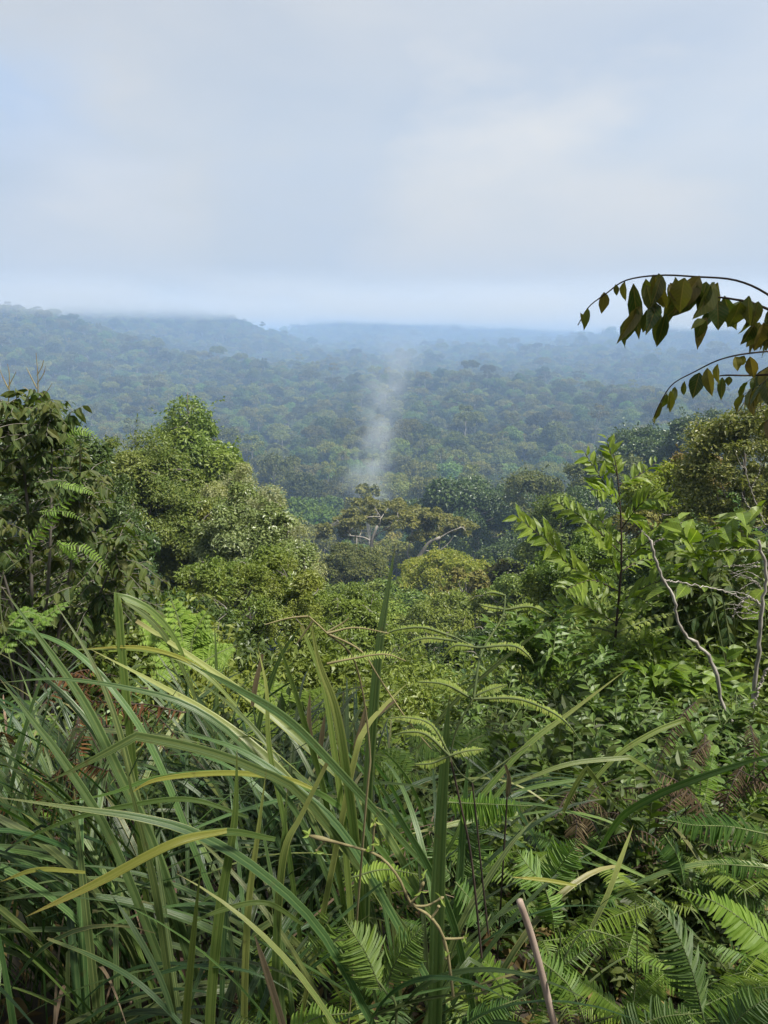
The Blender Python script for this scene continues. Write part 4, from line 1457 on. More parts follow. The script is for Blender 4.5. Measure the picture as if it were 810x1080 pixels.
# ------------------------------------------------------------------ ferns traced from the photo
px_ferns('comb_fern', 'bright comb-like fern frond curving in over the dark ground', 'fern', [([(860, 1045), (800, 985), (755, 952), (705, 934)], (1.2, 1.28), 32, 40)], 'fern_light', foot=gpt(.85, 1.25), ratio=.22, seed=1, droop=.2)
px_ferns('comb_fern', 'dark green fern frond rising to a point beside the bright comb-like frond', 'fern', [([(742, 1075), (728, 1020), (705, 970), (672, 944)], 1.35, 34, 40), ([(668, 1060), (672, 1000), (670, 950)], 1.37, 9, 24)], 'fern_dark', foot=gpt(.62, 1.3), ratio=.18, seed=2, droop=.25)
px_ferns('forked_fern', 'forked fern with two long fronds beside the cut pale stalk', 'fern', [([(575, 936), (592, 912), (612, 884)], 1.6, 26, 34), ([(575, 936), (558, 915), (545, 896)], 1.6, 24, 32), ([(575, 938), (582, 960), (585, 985)], 1.58, 22, 26)], 'fern', foot=gpt(.40, 1.7), ratio=.15, seed=3, stems=[([(590, 1000), (580, 960), (575, 937)], 1.6, 1.4)])
px_ferns('forked_fern', 'forked fern with spread fronds under the budding tan shoot', 'fern', [([(402, 1045), (385, 1005), (362, 968)], 1.3, 34, 40), ([(408, 1040), (420, 1010), (447, 975)], 1.3, 32, 38), ([(350, 965), (335, 990), (320, 1010)], 1.32, 24, 22)], 'fern', foot=gpt(.0, 1.25), ratio=.14, seed=4, stems=[([(418, 1075), (408, 1048), (395, 1030)], 1.3, 2.2)])
px_ferns('comb_fern', 'pale green fern tip poking up at the very bottom beneath the forked fern', 'fern', [([(290, 1105), (330, 1075), (372, 1068)], 1.15, 24, 26), ([(380, 1110), (415, 1092), (440, 1085)], 1.15, 22, 26)], 'fern_light', foot=gpt(-.12, 1.05), ratio=.24, seed=5)
px_ferns('comb_fern', 'level comb-like fern frond behind the two thin dark stems', 'fern', [([(470, 846), (510, 848), (562, 850)], 1.65, 26, 46)], 'fern', foot=gpt(.16, 1.75), ratio=.13, seed=6, droop=.35)
px_ferns('comb_fern', 'small pale fern frond level among the sedge beside the tan shoot', 'fern', [([(372, 925), (405, 917), (440, 922)], 1.45, 14, 22)], 'fern_light', foot=gpt(-.05, 1.5), ratio=.3, seed=7)
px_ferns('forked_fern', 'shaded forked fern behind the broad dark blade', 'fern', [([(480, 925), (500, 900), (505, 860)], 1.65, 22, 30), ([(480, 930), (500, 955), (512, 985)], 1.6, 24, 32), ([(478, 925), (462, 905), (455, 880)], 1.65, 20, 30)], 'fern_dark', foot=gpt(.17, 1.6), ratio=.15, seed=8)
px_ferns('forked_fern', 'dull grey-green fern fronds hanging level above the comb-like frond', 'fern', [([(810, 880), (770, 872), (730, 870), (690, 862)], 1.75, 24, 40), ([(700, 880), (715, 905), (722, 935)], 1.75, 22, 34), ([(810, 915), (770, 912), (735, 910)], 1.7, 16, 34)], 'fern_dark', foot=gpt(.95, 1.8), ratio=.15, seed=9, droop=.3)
px_ferns('forked_fern', 'fresh green fern fronds low between the pale stalk and the dark frond', 'fern', [([(560, 1075), (585, 1030), (620, 1000), (655, 985)], 1.3, 26, 40), ([(585, 1030), (612, 985), (640, 985), (672, 1000)], 1.3, 8, 30), ([(560, 1005), (600, 1040), (620, 1085)], 1.25, 24, 34)], 'fern', foot=gpt(.36, 1.25), ratio=.16, seed=10)
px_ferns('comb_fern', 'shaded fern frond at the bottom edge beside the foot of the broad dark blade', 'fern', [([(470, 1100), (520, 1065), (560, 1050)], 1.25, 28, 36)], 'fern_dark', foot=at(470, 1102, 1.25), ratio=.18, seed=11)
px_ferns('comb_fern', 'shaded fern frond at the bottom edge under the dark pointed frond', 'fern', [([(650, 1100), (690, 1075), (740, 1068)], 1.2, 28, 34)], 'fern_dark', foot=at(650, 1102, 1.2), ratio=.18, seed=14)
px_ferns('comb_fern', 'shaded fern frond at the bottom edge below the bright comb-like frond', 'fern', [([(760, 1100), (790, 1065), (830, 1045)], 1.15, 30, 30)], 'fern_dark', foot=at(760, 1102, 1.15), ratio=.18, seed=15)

# climbing fern on the two thin dark stems
tip = lambda u: np.minimum(1, np.minimum(.7 + u, (1 - u) * 2.2 + .15))
CF = px_ferns('climbing_fern', 'slender climbing fern with drooping fronds on a thin stem before the dark thicket', 'fern', [
    ([(505, 683), (480, 681), (467, 693)], 1.3, 5.5, 46), ([(505, 683), (540, 681), (556, 690), (563, 700)], 1.3, 5.5, 54),
    ([(480, 672), (447, 662), (420, 664), (400, 671)], 1.35, 5.5, 57), ([(482, 676), (450, 673), (430, 679), (420, 688)], 1.32, 5.5, 50),
    ([(498, 737), (470, 722), (440, 719)], 1.28, 6.2, 54), ([(500, 737), (545, 737), (580, 750), (600, 765), (612, 782)], 1.25, 6.2, 79),
    ([(533, 643), (515, 640), (505, 637)], 1.4, 4.5, 28), ([(533, 628), (520, 625), (512, 626)], 1.4, 3.5, 25), ([(533, 643), (560, 640), (582, 650)], 1.4, 4.5, 39),
    ([(474, 796), (455, 765), (430, 757), (405, 758)], 1.25, 6.2, 57), ([(474, 797), (450, 775), (430, 772), (415, 775)], 1.22, 5.5, 50), ([(474, 797), (455, 805), (437, 806)], 1.22, 6.2, 39),
    ([(500, 735), (515, 728), (535, 722)], 1.3, 6.2, 43), ([(474, 797), (492, 792), (512, 790)], 1.25, 6.2, 39)],
    'fern_young', 'green_stem', foot=at(475, 803, 1.27), ratio=.32, seed=12, prof=tip, bare=.12,
    stems=[([(475, 802), (475, 797), (482, 768), (500, 735)], 1.27, 1.6), ([(500, 735), (505, 700), (512, 680), (530, 650), (533, 628)], (1.27, 1.4), 1.5),
           ([(498, 825), (485, 815), (474, 797)], 1.3, 1.2), ([(498, 825), (520, 812), (547, 793), (560, 785)], 1.4, 1.2), ([(480, 672), (490, 677), (505, 684)], 1.32, 1.1)])
def add_stems(t, foot, lst, mat):
    for pts_, Y_, r_ in lst:
        m_ = MB()
        C_ = curve(np.array([at(a_, c_, Y_) for a_, c_ in pts_]), 24)
        tube(m_, C_ - foot, np.linspace(r_, r_ * .8, 24) * pxm(Y_), 6)
        o_ = m_.build('lower_stem', MAT[mat], t, True)


add_stems(CF, at(475, 803, 1.27), [([(508, 1010), (497, 905), (486, 850), (475, 800)], 1.27, 1.5), ([(515, 985), (508, 920), (503, 870), (498, 825)], 1.4, 1.2)], 'dark_stem')
px_ferns('climbing_fern', 'tan young climbing fern shoots bending over the upright sedge tips', 'fern', [
    ([(325, 650), (305, 652), (279, 659)], 1.35, 3, 16), ([(345, 668), (375, 662), (410, 668)], 1.3, 4, 22), ([(330, 655), (318, 672), (312, 680)], 1.35, 3, 12),
    ([(345, 700), (370, 695), (405, 690), (428, 697)], 1.3, 6, 30), ([(345, 667), (360, 658), (368, 652)], 1.35, 4, 12)],
    'fern_young', 'tan_stem', foot=gpt(-.1, 1.45), ratio=.4, seed=13, prof=tip, bare=.1,
    stems=[([(385, 860), (390, 790), (375, 700), (345, 668), (326, 650)], 1.33, 1.5), ([(345, 668), (380, 686), (400, 715), (430, 760), (455, 790)], (1.33, 1.3), 1.3)])


def budding_shoot():
    b = at(470, 995, 1.2)
    foot = gpt(b[0] + .02, 1.2)
    t = thing('young_shoot', 'tan budding shoot arching sideways above the forked fern', 'shoot', foot)
    st = MB()
    for pts, r in (([(478, 1050), (470, 995), (455, 968), (433, 952), (420, 925), (400, 903), (372, 893), (345, 886), (325, 881)], 2.0), ([(393, 897), (394, 880), (395, 868)], 1.5), ([(433, 952), (440, 945), (447, 930)], 1.6),
                   ([(433, 955), (450, 955), (468, 946)], 1.5), ([(455, 968), (461, 960), (463, 955)], 1.6), ([(345, 886), (338, 892), (333, 898)], 1.2), ([(468, 990), (480, 990), (492, 989)], 1.6), ([(467, 990), (470, 1002), (470, 1012)], 1.5)):
        P = curve(np.array([at(a, c, 1.2) for a, c in pts]), 22)
        rr = np.linspace(r, r * .7, 22)
        rr[-4:] = r * np.array([1.0, 1.5, 1.3, .5])
        tube(st, P - foot, rr * pxm(1.2), 6)
    st.build('stem', MAT['tan_stem'], t, True)
    rng = np.random.default_rng(5)
    for (x, y) in ((447, 925), (444, 940), (400, 890), (388, 899), (396, 866), (326, 880), (333, 899), (470, 1010), (490, 988), (465, 948)):
        p = at(x, y, 1.19) - foot
        m = MB()
        leaves(m, LEAF_S, [p] * 3, rng.normal(size=(3, 3)) + UP * .5, rng.normal(size=(3, 3)), .016, .006)
        m.build('leaf_bud', MAT['fern_young'], t)


budding_shoot()

# dry stalks
for pts, Yd, w, lab, nm, mt in (
        ([(548, 950), (560, 985), (571, 1025), (581, 1066)], 1.15, 8.5, 'cut pale dry stalk standing at a slant among the ferns', 'dry_stalk', 'stalk_wood'),):
    P = curve(np.array([at(a, c, Yd) for a, c in pts] + [at(594, 1120, Yd)]), 20)
    foot = P[-1]
    m = MB()
    tube(m, (P - foot)[::-1], np.linspace(w * .55, w * .5, 20) * pxm(Yd), 9)
    o = m.build(nm, MAT[mt], None, True)
    o.location = tuple(foot)
    tag(o, lab, 'stalk')
m = MB()
px_blade(m, [(268, 985), (280, 1020), (296, 1072), (306, 1110)], (1.1, 1.08), 12, None, None, .3)
c = gpt(-.16, 1.05)
o = m.build('dry_leaf', MAT['blade_dry'], None, True, c)
o.location = tuple(c)
tag(o, 'broken pinkish-brown dry leaf standing at the bottom of the sedge', 'leaf')
m = MB()
px_blade(m, [(533, 806), (537, 822), (535, 840)], 1.6, 8, None, None, .2, .6, .6)
c = gpt(.3, 1.65)
w = MB()
tube(w, curve([c, at(532, 890, 1.62), at(535, 838, 1.6)], 14) - c, np.linspace(1.3, 1.0, 14) * pxm(1.6), 5)
t = thing('seed_spathe', 'pale pink dry bud on a thin stalk above the level fern frond', 'bud', c)
w.build('stalk', MAT['dark_stem'], t, True)
m.build('bud', MAT['blade_dry'], t, True, c)
# ------------------------------------------------------------------ tall big-leaved shrub
def big_shrub():
    rng = np.random.default_rng(71)
    foot = gpt(-2.75, 5.0)
    t = thing('big_leaved_shrub', 'tall dark shrub with big drooping leaves rising beside the sedge', 'shrub', foot)
    st, m = MB(), MB()
    poly = [(-90, 415), (0, 415), (30, 405), (75, 420), (85, 450), (120, 500), (150, 560), (185, 610), (170, 660), (60, 690), (-90, 700)]
    T = poly_pts(rng, poly, 640, 4.3, 6.2)
    mains = []
    for a, c, Yd in ((-40, 470, 5.2), (20, 440, 5.0), (55, 450, 4.9), (85, 520, 4.8), (120, 590, 4.7), (-10, 560, 4.6)):
        P = curve([foot, foot * .5 + at(a, c, Yd) * .5 + np.array([.1, 0, .2]), at(a, c, Yd)], 20)
        tube(st, P - foot, np.linspace(.018, .006, 20), 6)
        mains.append(P)
    M = np.vstack(mains)
    heroes = [((75, 435), (68, 455), 4.9), ((87, 428), (70, 440), 4.9), ((20, 420), (25, 450), 5), ((45, 412), (42, 450), 5), ((5, 425), (8, 460), 5)]
    for p in T:
        d = np.linalg.norm(M - p, axis=1) + 1.5 * np.maximum(0, M[:, 2] - p[2])
        s = M[np.argmin(d)]
        v = p - s
        if np.linalg.norm(v) > .7:
            s = p - nrm(v) * .7
        P = [s - foot, (s + p) / 2 + UP * .05 - foot, p - foot]
        shoot(m, st, rng, P, int(rng.integers(7, 13)), rng.uniform(.055, .09), rng.uniform(.4, .52), 55, rng.uniform(.5, 1.0), .003, .25)
    for (a, c), (a0, c0), Yd in heroes:
        P = [at(a0, c0 + 25, Yd) - foot, at(a0, c0, Yd) - foot, at(a, c, Yd) - foot]
        shoot(m, st, rng, P, 6, .11, .5, 50, 1.1, .003, .4)
    # bare twigs above the leaves
    tw = MB()
    for pts in ([(40, 440), (40, 400), (38, 372)], [(39, 410), (32, 396), (28, 388)], [(39, 405), (46, 394), (48, 386)], [(39, 396), (44, 387), (46, 380)], [(8, 440), (10, 400), (8, 384)], [(9, 410), (3, 398), (0, 390)], [(9, 408), (14, 398), (17, 392)],
                [(40, 425), (30, 412), (24, 408)], [(40, 422), (50, 412), (55, 404)]):
        P = curve(np.array([at(a, c, 5.0) for a, c in pts]), 10)
        tube(tw, P - foot, np.linspace(.0045, .0018, 10), 4)
    st.build('stem', MAT['bark'], t, True)
    m.build('foliage', MAT['big_leaf'], t)
    tw.build('bare_twigs', MAT['tan_stem'], t)


big_shrub()

# arching light fern sprays in front of the big-leaved shrub
px_ferns('bracken', 'light green fern sprays arching out before the big-leaved shrub', 'fern', [
    ([(20, 590), (55, 545), (90, 505), (75, 497)], 3.6, 9, 26), ([(60, 510), (85, 515), (105, 525)], 3.6, 6, 20), ([(40, 540), (70, 540), (92, 552)], 3.6, 6, 20),
    ([(70, 470), (80, 455), (98, 458), (110, 470)], 4.2, 6, 20), ([(60, 575), (88, 578), (112, 598), (118, 612)], 3.6, 6, 24), ([(60, 570), (75, 583), (85, 600)], 3.6, 6, 22)],
    'fern_light', 'green_stem', foot=gpt(-1.9, 3.7), ratio=.3, seed=21, stems=[([(0, 640), (30, 580), (70, 500)], 3.6, 1.0)])
rngb = np.random.default_rng(9)


def bracken(label, foot, heads, leaf, seed, ml=17):
    """triangular twice-divided fern: side fronds along each rib"""
    rng = np.random.default_rng(seed)
    t = thing('bracken', label, 'fern', foot)
    m, st = MB(), MB()
    for pts, Yd, wpx in heads:
        C = curve(np.array([at(a, c, Yd + .05 * i) for i, (a, c) in enumerate(pts)]), 24)
        tube(st, C - foot, np.linspace(1.4, .5, 24) * pxm(Yd), 5)
        T = nrm(np.gradient(C, axis=0))
        vd = nrm(EYE - C[12])
        h = nrm(vd * .5 + UP)
        k = 9
        for j in range(k):
            u = .12 + .84 * j / k
            i = int(u * 23)
            L = wpx * pxm(Yd) * (1 - u) ** .75 * rng.uniform(.85, 1.1)
            S = nrm(np.cross(T[i], h))
            for sg in (1, -1):
                d = nrm(S * sg * .85 + T[i] * .5)
                E = np.array([C[i], C[i] + d * L * .5 + UP * L * .05, C[i] + d * L - UP * L * .18]) - foot
                frond(m, E, 14, L * .22 + .008, .34, 65, nh=h, rng=rng, stem=st, r0=.0012)
        frond(m, C[14:] - foot, 14, .02, .34, 65, nh=h, rng=rng)
    st.build('stem', MAT['green_stem'], t)
    m.build('fronds', MAT[leaf], t)


bracken('pale green bracken spreading flat triangular fronds behind the folded sedge blades', gpt(-1.35, 4.0), [
    ([(195, 700), (190, 660), (178, 625)], 3.9, 46), ([(200, 700), (205, 668), (222, 640)], 3.9, 46), ([(185, 700), (165, 665), (150, 650)], 4.0, 40), ([(205, 705), (228, 690), (250, 680)], 3.8, 38), ([(190, 720), (180, 690), (185, 660)], 3.7, 40)], 'fern_light', 31)
bracken('light green bracken low among the upright sedge and the light thicket bush', gpt(-.55, 4.2), [
    ([(300, 760), (290, 735), (262, 712)], 4.0, 44), ([(310, 765), (330, 740), (352, 722)], 4.0, 40), ([(290, 780), (265, 765), (240, 752)], 3.8, 40), ([(320, 790), (345, 778), (372, 770)], 3.6, 38), ([(305, 790), (300, 765), (310, 740)], 3.8, 40)], 'fern_light', 32)
bracken('small light green fern sprays at the picture edge, above the sedge tips', gpt(-2.2, 3.9), [
    ([(0, 690), (20, 660), (35, 640)], 3.4, 20), ([(20, 680), (50, 650), (78, 632)], 3.5, 22), ([(10, 660), (30, 645), (60, 662)], 3.4, 18)], 'fern', 33)
bracken('yellow-green fern with level fronds beside the dark sapling stem', gpt(2.15, 5.3), [
    ([(648, 668), (680, 655), (720, 643)], 5.0, 16), ([(645, 675), (680, 668), (715, 660)], 5.0, 16), ([(640, 662), (660, 650), (680, 640)], 5.0, 14), ([(650, 668), (625, 662), (605, 668)], 5.0, 14)], 'fern_young', 34)
bracken('mid green bracken in the gap below the dark thicket bush', gpt(.4, 3.2), [
    ([(470, 800), (450, 780), (432, 765)], 3.0, 40), ([(480, 800), (500, 780), (528, 770)], 3.0, 40), ([(540, 800), (560, 780), (590, 772)], 3.2, 40), ([(430, 820), (412, 800), (390, 795)], 2.8, 36), ([(560, 830), (580, 810), (610, 800)], 2.9, 36), ([(500, 825), (520, 812), (545, 815)], 2.8, 32)], 'fern', 35)


# ------------------------------------------------------------------ glossy sapling
def sapling():
    rng = np.random.default_rng(81)
    Yd = 5.0
    foot = gpt(at(640, 790, Yd)[0], Yd)
    t = thing('glossy_sapling', 'slender sapling with upswept sprays of glossy green leaflets, taller than the shrubs round it', 'sapling', foot)
    st, m = MB(), MB()
    S = [(640, 795), (645, 720), (650, 660), (655, 600), (655, 550), (651, 500), (647, 478)]
    C = curve(np.vstack([foot, [at(a, c, Yd) for a, c in S]]), 40)
    tube(st, C - foot, np.linspace(.015, .0025, 40), 8)
    SP = [  # spray points stem to tip, depth offset at tip, leaflets, leaflet m
        ([(654, 628), (605, 600), (578, 572), (545, 545)], -.3, 17, .15), ([(652, 540), (636, 508), (617, 478)], -.1, 10, .13), ([(651, 505), (647, 490), (640, 463)], .1, 8, .11), ([(652, 510), (668, 505), (692, 488)], .2, 9, .11),
        ([(655, 560), (678, 530), (702, 528)], -.3, 10, .12), ([(654, 585), (620, 550), (588, 530)], .3, 12, .12), ([(655, 590), (690, 568), (722, 558)], -.2, 11, .13), ([(655, 615), (640, 580), (622, 562)], -.4, 10, .13),
        ([(650, 655), (615, 640), (580, 640)], .2, 12, .12), ([(652, 640), (690, 615), (722, 612)], -.4, 12, .13), ([(655, 600), (680, 590), (708, 598)], .4, 11, .12), ([(650, 660), (668, 630), (690, 640)], -.5, 10, .12),
        ([(650, 625), (625, 612), (596, 622)], -.5, 12, .13), ([(652, 525), (640, 520), (622, 516)], -.3, 9, .11), ([(654, 545), (668, 548), (690, 556)], .4, 9, .11), ([(655, 575), (640, 560), (630, 540)], .3, 9, .12),
        ([(648, 690), (610, 690), (585, 700)], -.2, 12, .12), ([(648, 690), (680, 680), (712, 690)], -.3, 12, .12), ([(648, 720), (625, 735), (600, 745)], -.3, 10, .11), ([(645, 715), (668, 722), (690, 735)], -.3, 10, .11)]
    for pts, dY, n, L in SP:
        P = np.array([at(a, c, Yd + dY * i / (len(pts) - 1)) for i, (a, c) in enumerate(pts)])
        P[0] = C[np.argmin(np.linalg.norm(C - P[0], axis=1))]
        shoot(m, st, rng, P - foot, int(n * 2.0), L * .9, .36, 48, -.15, .0045, .12, LEAF, .4, updir=nrm(EYE - P[1]) * .7 + UP * .5)
    st.build('stem', MAT['dark_stem'], t, True)
    m.build('foliage', MAT['sap_leaf'], t)


sapling()


def spray_shrub(name, label, foot, stems, leaf, seed, L=.10, ratio=.4, n=11, Y=5.0, bark='green_stem', jit=.3, ang=50, droop=.05, extra=0, pairs=False, r0=.004, up=.6):
    rng = np.random.default_rng(seed)
    t = thing(name, label, 'shrub', foot)
    st, m = MB(), MB()
    for pts in stems:
        P = np.array([at(a, c, Y + rng.normal() * jit * .3) for a, c in pts])
        base = np.array([foot + (P[0] - foot) * .5 * np.array([1.1, 1, .7]), P[0]])
        tube(st, curve(np.vstack([foot, base]), 12) - foot, np.linspace(r0 * 1.6, r0, 12), 5)
        shoot(m, st, rng, P - foot, n, L, ratio, ang, droop, r0, .12, LEAF, up, pairs=pairs)
        for e in range(extra):
            s = P[0] + (P[-1] - P[0]) * rng.uniform(.0, .5)
            d = nrm(P[-1] - P[0] + rng.normal(size=3) * .35)
            l = np.linalg.norm(P[-1] - P[0]) * rng.uniform(.5, .9)
            Q = np.array([s, s + d * l * .5 + UP * .03, s + d * l - UP * .02])
            shoot(m, st, rng, Q - foot, n, L, ratio, ang, droop, r0 * .7, .15, LEAF, up, pairs=pairs)
    st.build('stem', MAT[bark], t)
    m.build('foliage', MAT[leaf], t)


rs = np.random.default_rng(14)
fan = lambda cx, cy, k, l, a0, a1: [[(cx + rs.uniform(-14, 14), cy + rs.uniform(-8, 8)), (cx + l * .55 * math.cos(a), cy - l * .55 * math.sin(a)), (cx + l * math.cos(a), cy - l * math.sin(a) + rs.uniform(-4, 10))] for a in np.radians(np.linspace(a0, a1, k))]
spray_shrub('glossy_shrub', 'shrub of narrow glossy leaf sprays fanning out behind the pale straight blade', gpt(.95, 4.6), fan(575, 745, 10, 82, 15, 165) + fan(560, 700, 6, 60, 40, 150), 'spray_leaf', 91, .085, .36, 12, 4.6, extra=3)
spray_shrub('glossy_shrub', 'small pale-leaved shrub with upright paired leaves in front of the dark thicket bush', gpt(.62, 4.4), fan(530, 760, 6, 55, 40, 140) + fan(505, 780, 5, 46, 50, 150), 'spray_leaf', 92, .06, .4, 10, 4.3, extra=2, pairs=True)
spray_shrub('oval_leaved_shrub', 'low shrub of broad oval leaves held flat below the bare twisting vine', gpt(2.35, 4.6), [[(700, 740), (735, 712), (775, 700)], [(690, 745), (690, 715), (672, 700)], [(720, 750), (760, 742), (805, 738)], [(700, 755), (660, 745), (640, 735)], [(720, 735), (745, 722), (770, 724)], [(700, 735), (705, 712), (716, 700)], [(740, 765), (780, 760), (815, 765)], [(690, 770), (670, 765), (655, 772)]],
            'sap_leaf', 93, .12, .55, 9, 4.5, extra=2, droop=.15)
spray_shrub('oval_leaved_shrub', 'big glossy upright leaves on a branch reaching across below the cream-tipped shrub', gpt(3.2, 5.2), [[(820, 560), (780, 575), (735, 592), (705, 598)], [(815, 520), (790, 548), (762, 562)], [(830, 590), (800, 580), (770, 572)], [(745, 600), (725, 570), (716, 548)], [(760, 620), (720, 618), (690, 628)]], 'sap_leaf', 94, .15, .46, 9, 4.6, extra=1, droop=-.1)
spray_shrub('glossy_shrub', 'dark-leaved shrub drooping in the shade behind the oval-leaved branch', gpt(3.0, 5.4), fan(770, 640, 9, 90, 10, 200) + fan(720, 660, 6, 70, 100, 220), 'big_leaf', 95, .10, .45, 11, 5.3, extra=3, droop=.6)
spray_shrub('glossy_shrub', 'fine-leaved shaded shrub in front of the low thicket, above the bent blades', gpt(1.3, 3.6), fan(650, 800, 9, 80, 20, 160) + fan(720, 810, 8, 70, 30, 150), 'spray_leaf', 96, .065, .38, 13, 3.6, extra=4)
spray_shrub('glossy_shrub', 'olive drooping-leaved shrub beside the grey-purple dead ferns', gpt(2.3, 3.7), fan(770, 800, 8, 70, 20, 170), 'big_leaf', 97, .07, .42, 11, 3.7, extra=3, droop=.5)


spray_shrub('glossy_shrub', 'bright fine-leaved shrub filling the corner below the upright branch leaves', gpt(3.4, 5.6), fan(770, 690, 9, 80, 20, 170) + fan(740, 640, 7, 60, 40, 160), 'sap_leaf', 98, .075, .4, 13, 5.5, extra=4)
spray_shrub('glossy_shrub', 'light green fine-leaved shrub spreading at the foot of the sapling', gpt(1.9, 4.9), fan(640, 740, 9, 70, 15, 165) + fan(690, 720, 6, 60, 20, 120), 'sap_leaf', 99, .06, .38, 13, 4.8, extra=4)


# ------------------------------------------------------------------ bare vine and bare stem
rv0 = np.random.default_rng(33)


def woody(name, label, cat, mains, Yd, mt='dry_wood', leafm=None):
    b = at(*mains[0][0][0], Yd)
    foot = gpt(b[0], b[1])
    t = thing(name, label, cat, foot)
    for k, (pts, r0, r1) in enumerate(mains):
        m = MB()
        P = [at(a, c, Yd) for a, c in pts]
        if k == 0:
            P = [foot] + P
        C_ = curve(np.array(P), 44)
        C_[1:-1] += rv0.normal(size=(42, 3)) * .9 * pxm(Yd) * min(1, r0 / 2)
        tube(m, C_ - foot, np.linspace(r0, r1, 44) * rv0.uniform(.85, 1.2, 44) * .56 * pxm(Yd), 7)
        m.build('stem' if k == 0 else 'twig', MAT[mt], t, True)


woody('bare_vine', 'pale bare vine twisting down through the shaded shrubs', 'vine', [([(780, 780), (765, 752), (757, 722), (749, 694), (735, 680), (722, 668), (714, 652), (711, 632), (700, 612), (692, 592), (687, 570)], 4, 2.4), ([(700, 612), (725, 616), (760, 622), (785, 632)], 1.6, .8), ([(688, 575), (694, 570), (700, 568)], 1.5, .6), ([(687, 572), (683, 566), (676, 560)], 1.5, .6)], 3.9)
rv = np.random.default_rng(15)
tw = [([(797, 860), (793, 800), (795, 740), (800, 690), (803, 645), (808, 605), (800, 570)], 6, 2.5), ([(803, 640), (790, 630), (778, 640), (772, 652)], 2.2, 1.2), ([(795, 745), (800, 725), (812, 700)], 3, 2)]
for q in range(14):
    y = rv.uniform(575, 660)
    x = 800 + rv.uniform(-4, 4)
    tw.append(([(x, y), (x - rv.uniform(8, 20), y - rv.uniform(-6, 10)), (x - rv.uniform(22, 50), y - rv.uniform(-14, 20))], 1.0, .35))
woody('bare_shrub', 'pale bare-stemmed shrub with a tangle of leafless twigs at the picture edge', 'shrub', tw, 4.1)
woody('bare_branch', 'grey leafless branches in front of the tall glossy shrub', 'branch', [([(812, 580), (805, 550), (792, 515), (784, 485)], 1.6, .7), ([(800, 540), (790, 535), (782, 520)], .9, .4), ([(792, 515), (800, 500), (803, 486)], .9, .4), ([(806, 555), (795, 556), (780, 545)], .9, .4), ([(787, 495), (781, 490), (776, 478)], .7, .3)], 9.0)


